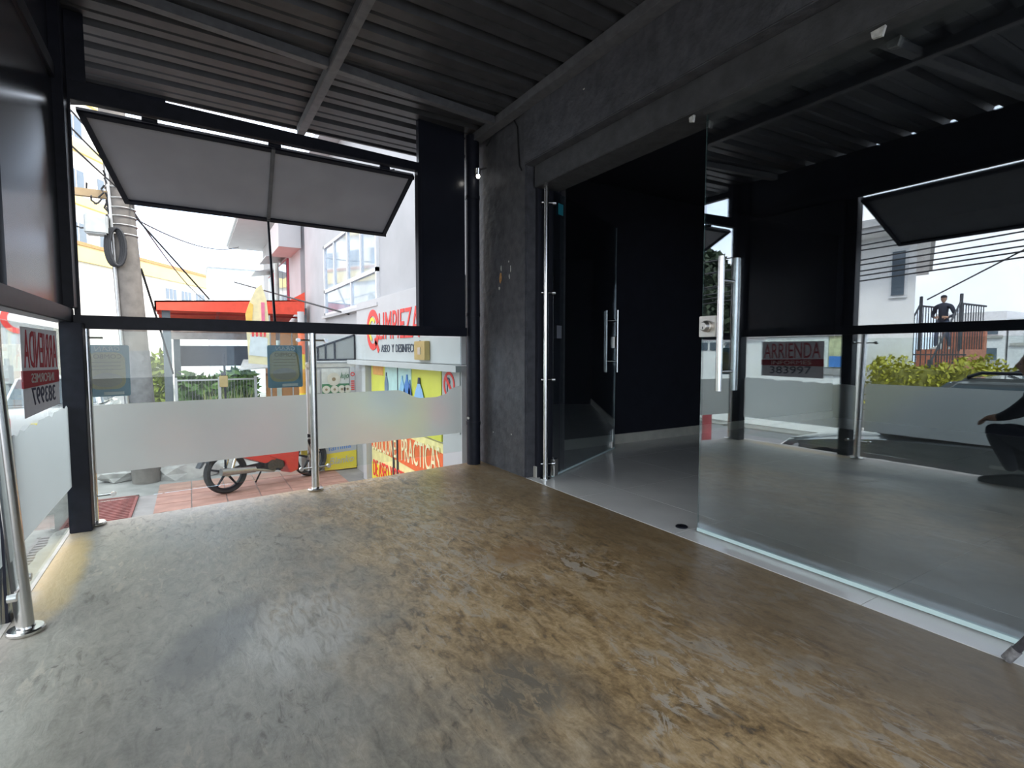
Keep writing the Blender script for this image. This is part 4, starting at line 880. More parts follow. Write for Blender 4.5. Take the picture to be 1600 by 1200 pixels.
# ------------------------------------------------------------------ house beyond the shop
h2 = thing('eaved_house', 'white house with deep eaves beyond the cleaning shop', 'building', (4, 17, GZ))
MB().box((2.25, 13.2, GZ), (6.5, 20.4, 4.6)).build('wall', M_WHITE2, h2)
MB().box((1.20, 13.05, 4.55), (6.6, 20.9, 4.72)).build('eave', M_WHITE, h2)
MB().box((1.15, 13.05, 4.60), (1.22, 20.9, 4.74)).build('gutter', M_GALV, h2)
MB().box((1.78, 13.1, 3.38), (2.26, 14.6, 4.0)).build('balcony_box', M_WHITE, h2)
for (ya, yb, za, zb) in ((14.9, 16.2, 2.3, 3.35), (17.6, 18.6, 2.2, 3.3)):
    f = MB().box((2.20, ya - 0.06, za - 0.06), (2.26, yb + 0.06, zb + 0.06)).build('window', pm('maroon_frame', (0.35, 0.06, 0.09), 0.5), h2)
    MB().box((2.185, ya, za), (2.202, (ya + yb) / 2 - 0.03, zb)).build('pane', M_WINDOW, f); MB().box((2.185, (ya + yb) / 2 + 0.03, za), (2.202, yb, zb)).build('pane', M_WINDOW, f)
    MB().hexa([(1.7, ya - 0.1, zb + 0.05), (2.25, ya - 0.1, zb + 0.15), (2.25, yb + 0.1, zb + 0.15), (1.7, yb + 0.1, zb + 0.05)], [(1.7, ya - 0.1, zb + 0.08), (2.25, ya - 0.1, zb + 0.2), (2.25, yb + 0.1, zb + 0.2), (1.7, yb + 0.1, zb + 0.08)]).build('window_hood', M_GALV, f)
MB().tube((2.18, 16.7, GZ), (2.18, 16.7, 4.5), 0.06).build('rain_pipe', pm('pale_green_pipe', (0.55, 0.62, 0.58), 0.5), h2, smooth=True)
# ------------------------------------------------------------------ apartment tower, podium
ap = thing('apartment_tower', 'tall cream apartment tower with yellow balcony bands far behind the pole', 'building', (-3, 36, GZ))
AA, AB = Vector((-4.9, 29.0, 0)), Vector((2.4, 42.0, 0)); ar = (AB - AA).normalized(); an = Vector((-ar.y, ar.x, 0))
AM = Matrix.Translation(AA) @ Matrix(((ar.x, an.x, 0, 0), (ar.y, an.y, 0, 0), (0, 0, 1, 0), (0, 0, 0, 1)))
MB(AM).box((0, 0, GZ), (15, 8, 5.2)).build('podium', M_CREAMW, ap)
MB(AM).box((-0.15, -0.15, 5.0), (15.1, 8, 5.75)).build('parapet', M_CREAM, ap)
MB(AM).box((-0.2, -0.2, 5.7), (15.1, 0.1, 5.85)).build('coping', pm('orange_coping', (0.42, 0.20, 0.08), 0.8), ap)
MB(AM).box((-2.4, 2.0, GZ), (-0.5, 9, 17)).build('tower_block', M_CREAMW, ap); MB(AM).box((0.2, 3.0, 5.2), (8.5, 10, 17)).build('tower_block', M_CREAMW, ap)
for fl__ in range(4):
    z = 6.4 + fl__ * 2.7
    MB(AM).box((0.1, 2.8, z - 0.55), (8.6, 3.02, z - 0.1)).build('balcony_band', M_CREAM, ap)
    for k in range(4):
        x = 0.9 + k * 2.0
        f = MB(AM).box((x, 2.93, z + 0.1), (x + 1.2, 3.02, z + 1.3)).build('window', M_ALU, ap); MB(AM).box((x + 0.08, 2.91, z + 0.18), (x + 0.55, 2.94, z + 1.22)).build('pane', M_WINDOW, f); MB(AM).box((x + 0.65, 2.91, z + 0.18), (x + 1.12, 2.94, z + 1.22)).build('pane', M_WINDOW, f)
    for k in range(2):
        x = -2.3 + k * 0.95
        f = MB(AM).box((x, 1.93, z + 0.1), (x + 0.75, 2.02, z + 1.2)).build('window', M_ALU, ap); MB(AM).box((x + 0.08, 1.91, z + 0.18), (x + 0.67, 1.94, z + 1.12)).build('pane', M_WINDOW, f)
for k in range(5):
    x = 7.6 + k * 1.5
    f = MB(AM).box((x, -0.06, 3.9), (x + 1.1, 0.02, 4.6)).build('window', M_ALU, ap)
    for j in range(3): MB(AM).box((x + 0.05 + j * 0.35, -0.08, 3.95), (x + 0.33 + j * 0.35, -0.05, 4.55)).build('pane', M_WINDOW, f)
gb = thing('pale_block', 'pale blue grey flat block beside the eaved house', 'building', (1.3, 27, GZ))
MB().box((0.75, 27, GZ), (3.2, 30, 4.7)).build('wall', pm('pale_blue_grey', (0.62, 0.68, 0.70), 0.7), gb)
MB().box((0.7, 26.9, 4.7), (3.3, 30, 4.85)).build('parapet', M_ALU, gb)
MB().box((0.95, 26.96, 1.6), (1.9, 27.02, 4.2)).build('shutter', pm('pale_shutter', (0.7, 0.76, 0.78), 0.6), gb)
# far street side on the left: orange shop, hedge, street sign
os_ = thing('orange_shop', 'orange and white shop front far down the street', 'building', (-7, 24, GZ))
MB().box((-9.5, 22, GZ), (-5.1, 26, 3.2)).build('wall', M_CREAMW, os_)
MB().box((-9.4, 21.95, GZ + 0.8), (-5.25, 22.02, 2.3)).build('orange_front', M_ORANGE, os_)
for z in (0.4, 1.2): MB().box((-9.4, 21.9, z), (-5.2, 21.97, z + 0.12)).build('white_stripe', M_WHITE, os_)
for x in (-6.6, -5.7): MB().box((x, 21.9, GZ), (x + 0.5, 21.96, 0.1)).build('window', M_WINDOW, os_)
leaves('hedge', 'olive street hedge in front of the orange shop', ((-6.2, 19.5, GZ), (-4.3, 20.5, 0.1)), 1200, pm('olive_leaf', (0.20, 0.22, 0.06), 0.6, var=0.4), 0.09)
ss = thing('street_sign', 'small white street sign on a thin white post', 'sign', (-3.2, 14, GZ))
MB().tube((-3.1, 14, GZ), (-3.1, 14, 0.85), 0.04).build('post', M_WHITE, ss, smooth=True)
MB().box((-3.45, 13.93, 0.35), (-3.0, 13.96, 0.72)).build('plate', M_WHITE, ss, bevel=0.01)
MB().box((-3.33, 13.92, 0.47), (-3.18, 13.935, 0.58)).build('symbol', M_SKYBLUE, ss)
bb = thing('billboard', 'white billboard with red swirl far down the street', 'billboard', (-4.6, 20.6, GZ))
MB().tube((-4.1, 20.75, GZ), (-4.1, 20.75, 2.0), 0.08).build('post', M_GALV, bb, smooth=True)
MB().box((-4.75, 20.6, 1.2), (-3.5, 20.68, 2.7)).build('board', M_WHITE, bb)
ring((-4.2, 20.58, 1.95), X3, Z3, 0.3, 0.45, 20, 300, M_REDINK, 'red_swirl', bb)
# ------------------------------------------------------------------ across the street (seen in the door glass)
M_HOUSE = pm('bright_white_render', (0.84, 0.84, 0.83), 0.8, var=0.04, scale=2)
h3 = thing('corner_house', 'white two storey house with boxed eaves across the street', 'building', (-11, 9, GZ))
MB().prism([(-9.0, 5.35), (-9.0, 8.9), (-16.5, 11.0), (-16.5, 8.4)], 'z', GZ, 3.75).build('wall', M_HOUSE, h3)
MB().prism([(-8.35, 4.85), (-8.35, 9.2), (-17, 11.4), (-17, 8.1)], 'z', 3.62, 3.74).build('eave_soffit', M_HOUSE, h3)
MB().prism([(-8.2, 4.7), (-8.2, 9.3), (-17, 11.5), (-17, 8.0)], 'z', 3.74, 3.90).build('fascia', pm('grey_fascia', (0.42, 0.42, 0.42), 0.7), h3)
MB().hexa([(-16.9,8.1,3.90),(-8.25,4.8,3.90),(-8.25,9.2,3.90),(-16.9,11.4,3.90)], [(-14,9.0,4.4),(-10.5,7.2,4.4),(-10.5,8.2,4.4),(-14,10,4.4)]).build('roof', pm('clay_roof', (0.30, 0.20, 0.15), 0.8, var=0.2), h3)
f = MB().box((-9.02, 5.50, 2.20), (-8.96, 5.85, 3.30)).build('window', M_ALU, h3); MB().box((-8.97, 5.55, 2.26), (-8.94, 5.80, 3.24)).build('pane', M_WINDOW, f)
lw = thing('street_wall', 'long low white street wall with narrow window strip', 'wall', (-8, 8.4, GZ))
MB().box((-8.3, 6.0, GZ), (-8.0, 12.5, 1.36)).build('wall', M_HOUSE, lw)
MB().box((-8.35, 5.95, 1.36), (-7.9, 12.5, 1.48)).build('coping', M_HOUSE, lw)
for k in range(5): MB().box((-8.005, 9.0 + k * 0.5, 1.02), (-7.98, 9.42 + k * 0.5, 1.24)).build('window_pane', M_WINDOW, lw)
sb = thing('shop_sign', 'pale green white shop sign with dark lettering on the low street wall', 'sign', (-7.96, 7.0, 0.5))
MB().box((-8.0, 6.62, 0.62), (-7.95, 8.2, 1.34)).build('board', pm('pale_green_white', (0.70, 0.76, 0.72), 0.5), sb, bevel=0.004)
text('lettering', 'sublim', (-7.945, 6.74, 0.94), Y3, Z3, 0.85, 0.19, M_DARKINK, sb, 0.004)
MB().box((-7.99, 6.2, 0.45), (-7.955, 8.0, 0.60)).build('grey_strip', pm('grey_print', (0.34, 0.34, 0.34), 0.6), sb)
bs = thing('blue_sign', 'yellow and blue poster board beside the pale shop sign', 'sign', (-7.96, 6.4, 0.6))
MB().box((-8.0, 6.25, 0.62), (-7.95, 6.60, 1.34)).build('board', pm('pale_yellow_board', (0.55, 0.58, 0.35), 0.5, var=0.3), bs)
MB().box((-7.955, 6.26, 0.63), (-7.94, 6.59, 0.88)).build('blue_print', M_BLUE, bs)
tr = thing('added_dark_tree', 'made-up dark green tree added behind the low street wall to darken the door reflection', 'tree', (-9.8, 12.2, GZ))  # invented tree, added to keep one corner of the door reflection dark
MB().path([(-9.8, 12.2, GZ), (-9.85, 12.15, 0.6), (-9.7, 12.25, 1.6), (-9.8, 12.2, 3.0)], [0.22, 0.19, 0.17, 0.12], 12).build('trunk', pm('bark', (0.10, 0.075, 0.05), 0.9, var=0.3, bump=0.5), tr, smooth=True)
for (dx, dy, z) in ((-1.0, 0.9, 2.6), (0.9, -1.1, 2.4), (0.5, 1.2, 2.8), (-0.6, -1.0, 3.0)):
    MB().path([(-9.75, 12.2, 1.3), (-9.75 + dx * 0.5, 12.2 + dy * 0.5, z - 0.5), (-9.75 + dx, 12.2 + dy, z)], [0.10, 0.07, 0.03], 8).build('branch', MATS['bark'], tr, smooth=True)
random.seed(33); mb = MB()
for k in range(9000):
    d = Vector((random.gauss(0, 1), random.gauss(0, 1), random.gauss(0, 1))).normalized() * random.uniform(0.55, 1.0) ** 0.5
    lob = random.choice(((0, 0, 0, 1.0), (-0.5, 1.3, -0.7, 0.75), (0.4, -1.5, -0.9, 0.8), (0.5, 0.6, -1.2, 0.7), (0.2, -0.6, 0.8, 0.7), (0.4, 1.6, 0.4, 0.7), (0.3, -2.0, 0.2, 0.6)))
    c = Vector((-9.7 + lob[0] + d.x * 1.3 * lob[3], 12.2 + lob[1] + d.y * 1.5 * lob[3], 2.6 + lob[2] + d.z * 1.25 * lob[3]))
    d2_ = Vector((random.gauss(0, 1), random.gauss(0, 1), random.gauss(0, 1))).normalized(); w = d2_.orthogonal().normalized(); L_ = random.uniform(0.10, 0.19)
    mb.add([c - d2_ * L_, c + w * L_ * 0.5, c + d2_ * L_, c - w * L_ * 0.5], [(0, 1, 2, 3)])
mb.build('crown', pm('dark_tree_leaf', (0.018, 0.035, 0.014), 0.7, var=0.4), tr)['kind'] = 'stuff'
# brick steps with railings
bk = thing('brick_steps', 'terracotta brick steps with dark railings across the street', 'steps', (-15, 7.15, GZ))
for k in range(9): MB().box((-13.62 - k * 0.22, 6.72, GZ), (-13.4 - k * 0.22, 7.62, GZ + 0.2 * (k + 1))).build('step', M_TERRACOTTA, bk)
MB().box((-17.5, 6.60, GZ), (-15.4, 7.74, 1.05)).build('landing', M_TERRACOTTA, bk)
MB().box((-17.5, 6.60, 1.05), (-17.3, 7.74, 1.95)).build('parapet', M_TERRACOTTA, bk)
for y in (7.68, 6.64):
    MB().box((-15.46, y - 0.035, 1.0), (-15.39, y + 0.035, 2.75)).build('newel_post', M_DKGREY, bk)
    MB().box((-13.5, y - 0.05, GZ), (-13.4, y + 0.05, 0.75)).build('newel_post', M_DKGREY, bk)
    MB().path([(-13.45, y, 0.65), (-15.44, y, 2.55)], 0.03, 6).build('hand_rail', M_DKGREY, bk)
    MB().path([(-15.44, y, 2.45), (-17.4, y, 2.45)], 0.03, 6).build('hand_rail', M_DKGREY, bk)
    for k in range(9):
        x = -13.6 - k * 0.2; MB().tube((x, y, GZ + 0.15 + k * 0.2), (x, y, 0.79 + k * 0.19), 0.015, n=5).build('baluster', M_DKGREY, bk)
    for k in range(9): MB().tube((-15.6 - k * 0.2, y, 1.05), (-15.6 - k * 0.2, y, 2.45), 0.015, n=5).build('baluster', M_DKGREY, bk)
gate = thing('front_railing', 'dark iron railing in front of the brick steps', 'railing', (-12.6, 6.4, GZ))
for k in range(15): MB().tube((-12.6, 5.6 + k * 0.12, GZ), (-12.6, 5.6 + k * 0.12, 1.05), 0.014, n=5).build('bar', M_DKGREY, gate)
MB().box((-12.62, 5.55, 0.88), (-12.58, 7.35, 0.92)).build('rail', M_DKGREY, gate)
random.seed(21)
gh = thing('hedge', 'golden yellow clipped hedge across the street', 'hedge', (-8.7, 3.5, GZ), kind='stuff')
o = leaves('leaf_mass', '', ((-9.05, 1.0, GZ), (-8.35, 6.0, 0.76)), 9000, M_LEAFY, 0.06); adopt(o, gh); del o['category']; del o['label']
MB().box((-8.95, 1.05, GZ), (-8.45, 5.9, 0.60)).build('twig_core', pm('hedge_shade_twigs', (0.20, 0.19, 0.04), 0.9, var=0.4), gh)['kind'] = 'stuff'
# distant blocks
for k, (y0, y1, z1, col, lb) in enumerate(((9.6, 12.5, 3.0, (0.70, 0.70, 0.71), 'pale grey flats far behind the brick steps'), (4.5, 9.5, 2.6, (0.62, 0.63, 0.64), 'wide white flats far behind the golden hedge'), (-2, 4.3, 2.2, (0.45, 0.45, 0.45), 'low grey block far behind the golden hedge'))):
    t = thing('distant_flats', lb, 'building', (-31, (y0 + y1) / 2, GZ), 'distant flats across the street')
    MB().box((-34, y0, GZ), (-30, y1, z1)).build('wall', pm('flats_%d' % k, col, 0.8), t)
    for fl__ in range(2):
        z = z1 - 0.9 - fl__ * 1.3
        MB().box((-30.02, y0 + 0.1, z - 0.45), (-29.9, y1 - 0.1, z - 0.3)).build('floor_band', M_CONC, t)
        q = int((y1 - y0) / 0.9)
        for j in range(q): 
            yy = y0 + 0.3 + j * 0.9; MB().box((-30.02, yy, z - 0.25), (-29.95, yy + 0.5, z + 0.35)).build('window', M_WINDOW, t)
bol = thing('red_bollard', 'red street bollard beyond the street side glass', 'bollard', (-3, 6.05, GZ))
MB().tube((-3, 6.05, GZ - 0.04), (-3, 6.05, -0.12), 0.08, n=16).build('post', pm('faded_red_paint', (0.42, 0.08, 0.09), 0.6), bol, smooth=True)
MB().lathe([(0.085, 0), (0.08, 0.03), (0, 0.05)], (-3, 6.05, -0.12)).build('cap', MATS['faded_red_paint'], bol, smooth=True)
# ------------------------------------------------------------------ cars
def car(label, x, y, length, width, height, paint, front=1, suv=False, ground=GZ - 0.04):
    """car along the y axis; front=+1 faces +y; x,y is the centre"""
    t = thing('car', label, 'car', (x, y, ground))
    Mx = Matrix.Translation((x, y, ground)) @ Matrix.Scale(front, 4, Y3)
    L2, w2, H = length / 2, width / 2, height
    belt = H * 0.60
    def section(ys, half, zlo, zhi):
        return [(-half, ys, zlo), (half, ys, zlo), (half, ys, zhi), (-half, ys, zhi)]
    # lower body as lofted rings: (y, half width, z bottom, z top)
    rings = [(-L2, w2*0.82, 0.42, belt*0.92), (-L2+0.08, w2*0.93, 0.28, belt), (-L2*0.6, w2, 0.22, belt*1.02), (0, w2, 0.22, belt*1.0), (L2*0.36, w2, 0.22, belt*0.97), (L2*0.62, w2*0.99, 0.22, belt*0.90), (L2*0.88, w2*0.93, 0.24, belt*0.80), (L2-0.05, w2*0.85, 0.30, belt*0.66), (L2, w2*0.72, 0.40, belt*0.52)]
    vs = []; fc = []
    for (yy, hw, zl, zh) in rings:
        zm = zl + (zh - zl) * 0.55
        vs += [(-hw*0.9, yy, zl), (hw*0.9, yy, zl), (hw, yy, zl + 0.12), (hw, yy, zm), (hw*0.96, yy, zh - 0.04), (hw*0.86, yy, zh), (-hw*0.86, yy, zh), (-hw*0.96, yy, zh - 0.04), (-hw, yy, zm), (-hw, yy, zl + 0.12)]
    for i in range(len(rings) - 1):
        for k in range(10): fc.append((i*10 + k, i*10 + (k+1) % 10, (i+1)*10 + (k+1) % 10, (i+1)*10 + k))
    fc += [tuple(range(10)), tuple(range((len(rings)-1)*10, len(rings)*10))[::-1]]
    body = MB(Mx).add(vs, fc).build('body', paint, t, smooth=True)
    gb_ = -L2 + (0.10 if suv else 0.35); gf = L2 * 0.42; rb_ = -L2 + (0.30 if suv else 0.85); rf_ = L2 * 0.08
    b4 = [(-w2*0.9, gb_, belt*0.97), (w2*0.9, gb_, belt*0.97), (w2*0.9, gf, belt*0.95), (-w2*0.9, gf, belt*0.95)]
    t4 = [(-w2*0.72, rb_, H), (w2*0.72, rb_, H), (w2*0.72, rf_, H*0.99), (-w2*0.72, rf_, H*0.99)]
    MB(Mx).hexa(b4, t4).build('cabin', paint, t, bevel=0.06, seg=3, smooth=True)
    def lerp3(a, b, k): return tuple(a[i] + (b[i] - a[i]) * k for i in range(3))
    for sx_ in (1, -1):
        lo0, lo1 = (sx_*w2*0.905, gb_ + 0.18, belt + 0.03), (sx_*w2*0.905, gf - 0.16, belt + 0.01); hi0, hi1 = (sx_*w2*0.755, rb_ + 0.10, H - 0.10), (sx_*w2*0.755, rf_ - 0.02, H - 0.10)
        for a, b in ((0.0, 0.30), (0.33, 0.62), (0.65, 1.0)):
            q = [lerp3(lo0, lo1, a), lerp3(lo0, lo1, b), lerp3(hi0, hi1, b), lerp3(hi0, hi1, a)]
            o_ = Vector((sx_ * 0.02, 0, 0.006)); MB(Mx).hexa([Vector(v) - o_ for v in q], [Vector(v) + o_ for v in q]).build('side_window', M_WINDOW, t)
        for yy in (-L2*0.60, L2*0.62):
            wb = 0.36 if suv else 0.31
            MB(Mx).lathe([(wb*1.16, -0.02), (wb*1.18, 0.012), (wb, 0.012), (wb, -0.02)], (sx_*w2*0.985, yy, wb), 'x', 28).build('wheel_arch', M_STEEL_BLK, t, smooth=True)
            wh = MB(Mx).lathe([(0, -0.1), (wb*0.93, -0.1), (wb, -0.06), (wb, 0.06), (wb*0.93, 0.1), (wb*0.64, 0.1), (wb*0.60, 0.07)], (sx_*(w2 - 0.09), yy, wb), 'x', 28).build('wheel', M_TYRE, t, smooth=True)
            mb = MB(Mx)
            mb.lathe([(0, 0.085), (wb*0.15, 0.09), (wb*0.16, 0.06), (wb*0.55, 0.05), (wb*0.62, 0.09), (wb*0.62, 0.04), (0, 0.03)] if sx_ > 0 else [(0, -0.085), (wb*0.15, -0.09), (wb*0.16, -0.06), (wb*0.55, -0.05), (wb*0.62, -0.09), (wb*0.62, -0.04), (0, -0.03)], (sx_*(w2 - 0.09) , yy, wb), 'x', 28)
            mb.build('rim', M_GALV, wh, smooth=True)
        MB(Mx).box((sx_*(w2 - 0.02), -0.42, belt*0.80), (sx_*(w2 + 0.025), -0.22, belt*0.83)).build('door_handle', M_GALV, t, bevel=0.008)
        MB(Mx).box((sx_*(w2 - 0.02), L2*0.30, belt*0.80), (sx_*(w2 + 0.025), L2*0.30 + 0.001, belt*0.81))
        MB(Mx).hexa([(sx_*w2*0.9, gf - 0.28, belt + 0.02), (sx_*(w2 + 0.18), gf - 0.30, belt + 0.03), (sx_*(w2 + 0.18), gf - 0.18, belt + 0.03), (sx_*w2*0.9, gf - 0.16, belt + 0.02)], [(sx_*w2*0.9, gf - 0.28, belt + 0.12), (sx_*(w2 + 0.18), gf - 0.30, belt + 0.17), (sx_*(w2 + 0.18), gf - 0.18, belt + 0.17), (sx_*w2*0.9, gf - 0.16, belt + 0.12)]).build('mirror', paint, t, bevel=0.02)
        MB(Mx).hexa([(sx_*w2*0.50, L2-0.04, belt*0.50), (sx_*w2*0.86, L2-0.26, belt*0.55), (sx_*w2*0.95, L2-0.42, belt*0.62), (sx_*w2*0.55, L2-0.14, belt*0.52)], [(sx_*w2*0.50, L2-0.05, belt*0.66), (sx_*w2*0.88, L2-0.24, belt*0.70), (sx_*w2*0.955, L2-0.45, belt*0.76), (sx_*w2*0.55, L2-0.16, belt*0.70)]).build('headlight', pm('headlight_glass', (0.75, 0.77, 0.78), 0.1, var=0.1), t, bevel=0.01)
        MB(Mx).box((sx_*w2*0.62, -L2 - 0.005, belt*0.62), (sx_*w2*0.92, -L2 + 0.14, belt*0.84)).build('tail_light', M_RED, t, bevel=0.015)
        if suv: MB(Mx).path([(sx_*w2*0.66, rb_ + 0.1, H - 0.01), (sx_*w2*0.67, rb_ + 0.2, H + 0.045), (sx_*w2*0.67, rf_ - 0.2, H + 0.04), (sx_*w2*0.66, rf_ - 0.08, H - 0.01)], 0.017).build('roof_rail', M_STEEL_BLK, t, smooth=True)
    for (yb0, yt0, yb1, nm) in ((gf, rf_, 1, 'windscreen'), (gb_, rb_, -1, 'rear_window')):
        q = [(-w2*0.80, yb0 - yb1*0.05, belt + 0.05), (w2*0.80, yb0 - yb1*0.05, belt + 0.05), (w2*0.66, yt0 + yb1*0.05, H - 0.08), (-w2*0.66, yt0 + yb1*0.05, H - 0.08)]
        o_ = Vector((0, yb1 * 0.03, 0.012)); MB(Mx).hexa([Vector(v) - o_ for v in q], [Vector(v) + o_ for v in q]).build(nm, M_WINDOW, t)
    MB(Mx).box((-0.26, -L2 - 0.012, belt*0.56), (0.26, -L2 + 0.02, belt*0.70)).build('number_plate', M_YELLOW, t)
    return t
car('charcoal sport utility car parked close outside the street side glass', -2.95, 2.15, 4.35, 1.82, 1.72, M_CARDARK, 1, True)
car('white hatchback seen from behind beyond the left combo poster', -2.35, 15.0, 3.9, 1.7, 1.50, M_CARWHITE, 1, False)
car('white sedan parked further along the street left of the corner post', -5.0, 17.2, 4.2, 1.75, 1.45, pm('cream_car_paint', (0.68, 0.68, 0.66), 0.25, coat=1.0), -1, False)
car('dark grey sedan far along the street behind the rental sign', -5.6, 11.6, 4.2, 1.75, 1.45, pm('grey_car_paint', (0.20, 0.21, 0.23), 0.25, 0.3, coat=1.0), -1, False)
# ------------------------------------------------------------------ motorcycle
mp, mq = Vector((0.36, 8.05, GZ + 0.012)), Vector((1.56, 8.54, GZ + 0.012)); md_ = (mq - mp).normalized(); ml_ = Vector((-md_.y, md_.x, 0))
BM = Matrix.Translation(mp) @ Matrix(((md_.x, ml_.x, 0, 0), (md_.y, ml_.y, 0, 0), (0, 0, 1, 0), (0, 0, 0, 1))) @ Matrix.Rotation(R(-4), 4, 'X')
mc = thing('motorcycle', 'red underbone motorcycle parked on the clay pavers', 'motorcycle', tuple((mp + mq) / 2))
def mwheel(x, rad):
    w = MB(BM).lathe([(rad - 0.055, -0.032), (rad - 0.02, -0.045), (rad - 0.004, -0.025), (rad, 0), (rad - 0.004, 0.025), (rad - 0.02, 0.045), (rad - 0.055, 0.032), (rad - 0.055, -0.032)], (x, 0, rad), 'y', 40).build('tyre', M_TYRE, mc, smooth=True)
    MB(BM).lathe([(rad - 0.075, -0.026), (rad - 0.052, -0.034), (rad - 0.052, 0.034), (rad - 0.075, 0.026), (rad - 0.075, -0.026)], (x, 0, rad), 'y', 40).build('rim', M_STEEL_BLK, w, smooth=True)
    for k in range(5):
        a = 2 * math.pi * k / 5 + 0.3; MB(BM).tube((x, 0, rad), (x + math.cos(a) * (rad - 0.06), 0, rad + math.sin(a) * (rad - 0.06)), 0.020, 0.012, n=8).build('spoke', M_STEEL_BLK, w)
    MB(BM).tube((x, -0.06, rad), (x, 0.06, rad), 0.055, n=20).build('hub', M_GALV, w, smooth=True)
mwheel(0.0, 0.285); mwheel(1.27, 0.285)
MB(BM).path([(-0.02, -0.11, 0.29), (0.30, -0.115, 0.27), (0.42, -0.11, 0.25), (0.62, -0.10, 0.20), (0.72, -0.06, 0.28)], [0.02, 0.02, 0.02, 0.018, 0.018]).build('exhaust_pipe', M_GALV, mc, smooth=True)
MB(BM).tube((-0.12, -0.125, 0.315), (0.34, -0.125, 0.275), 0.050, 0.042, n=20).build('muffler', M_GALV, mc, smooth=True)
MB(BM).hexa([(0.0,-0.07,0.26),(0.52,-0.07,0.27),(0.52,-0.04,0.27),(0.0,-0.04,0.26)], [(0.0,-0.07,0.31),(0.52,-0.07,0.33),(0.52,-0.04,0.33),(0.0,-0.04,0.31)]).build('swing_arm', M_STEEL_BLK, mc)
MB(BM).hexa([(0.0,0.04,0.26),(0.52,0.04,0.27),(0.52,0.07,0.27),(0.0,0.07,0.26)], [(0.0,0.04,0.31),(0.52,0.04,0.33),(0.52,0.07,0.33),(0.0,0.07,0.31)]).build('swing_arm', M_STEEL_BLK, mc)
for s_ in (-0.10, 0.10): MB(BM).tube((0.03, s_, 0.31), (0.13, s_, 0.60), 0.022, n=12).build('shock_absorber', M_STAIN, mc, smooth=True)
en = MB(BM).box((0.50, -0.11, 0.20), (0.80, 0.11, 0.40)).build('engine', M_ENGINE, mc, bevel=0.03)
MB(BM).tube((0.60, -0.13, 0.29), (0.60, 0.13, 0.29), 0.075, n=20).build('crankcase_cover', M_ENGINE, en, smooth=True)
for k in range(6): MB(BM).box((0.78 + k * 0.022, -0.075, 0.27), (0.788 + k * 0.022, 0.075, 0.39)).build('cooling_fin', M_GALV, en)
def plate(poly, y0, y1, mat, name, par=mc): return MB(BM).prism(poly, 'y', y0, y1).build(name, mat, par, bevel=0.008)
plate([(0.10, 0.50), (0.50, 0.33), (0.66, 0.36), (0.64, 0.50), (0.78, 0.62), (0.60, 0.70), (0.20, 0.70), (-0.28, 0.78), (-0.30, 0.72)], -0.12, 0.12, M_RED, 'side_fairing')
plate([(0.28, 0.52), (0.60, 0.47), (0.68, 0.52), (0.34, 0.57)], -0.128, 0.128, M_WHITE, 'side_stripe')
plate([(0.56, 0.42), (0.78, 0.32), (0.86, 0.13), (0.98, 0.16), (1.02, 0.50), (1.10, 0.56), (1.12, 0.85), (0.98, 0.92), (0.86, 0.62), (0.74, 0.62)], -0.14, 0.14, M_RED, 'leg_shield')
plate([(0.86, 0.48), (1.0, 0.50), (0.97, 0.56), (0.84, 0.56)], -0.147, 0.147, M_WHITE, 'shield_stripe')
plate([(-0.32, 0.76), (0.15, 0.70), (0.56, 0.70), (0.60, 0.76), (0.30, 0.80), (0.05, 0.86), (-0.32, 0.86)], -0.13, 0.13, M_BLKCLOTH, 'seat')
plate([(-0.20, 0.50), (-0.24, 0.44), (0.0, 0.58), (0.24, 0.54), (0.22, 0.58), (0.0, 0.66)], -0.06, 0.06, M_STEEL_BLK, 'rear_mudguard')
plate([(-0.36, 0.40), (-0.33, 0.40), (-0.22, 0.56), (-0.26, 0.57)], -0.07, 0.07, M_DKGREY, 'plate_holder')
plate([(-0.37, 0.74), (-0.28, 0.74), (-0.28, 0.80), (-0.35, 0.80)], -0.06, 0.06, M_ORANGE, 'tail_light')
plate([(1.02, 0.50), (1.05, 0.58), (1.22, 0.66), (1.40, 0.60), (1.44, 0.54), (1.40, 0.56), (1.25, 0.61), (1.12, 0.56)], -0.06, 0.06, M_STEEL_BLK, 'front_mudguard')
for s_ in (-0.075, 0.075): MB(BM).tube((1.27, s_, 0.285), (1.06, s_, 0.86), 0.022, n=12).build('fork_leg', M_GALV, mc, smooth=True)
MB(BM).path([(0.92, -0.33, 1.02), (0.98, -0.22, 1.00), (1.03, -0.06, 0.93), (1.03, 0.06, 0.93), (0.98, 0.22, 1.00), (0.92, 0.33, 1.02)], 0.012).build('handlebar', M_STEEL_BLK, mc, smooth=True)
MB(BM).hexa([(0.98,-0.12,0.86),(1.14,-0.10,0.86),(1.14,0.10,0.86),(0.98,0.12,0.86)], [(1.0,-0.10,1.04),(1.08,-0.07,1.02),(1.08,0.07,1.02),(1.0,0.10,1.04)]).build('headlight_cowl', M_RED, mc, bevel=0.02)
for s_ in (-0.30, 0.30):
    MB(BM).path([(0.95, s_ * 0.8, 1.0), (0.97, s_, 1.16)], 0.006).build('mirror_stem', M_STEEL_BLK, mc); MB(BM).lathe([(0, -0.008), (0.05, -0.008), (0.055, 0.0), (0.05, 0.008), (0, 0.008)], (0.97, s_, 1.20), 'x', 16).build('mirror', M_STEEL_BLK, mc, smooth=True)
MB(BM).path([(0.55, 0.10, 0.22), (0.52, 0.24, 0.03)], 0.012).build('side_stand', M_STEEL_BLK, mc, smooth=True)
MB(BM).path([(0.66, -0.20, 0.22), (0.66, 0.20, 0.22)], 0.014).build('foot_peg', M_STEEL_BLK, mc, smooth=True)
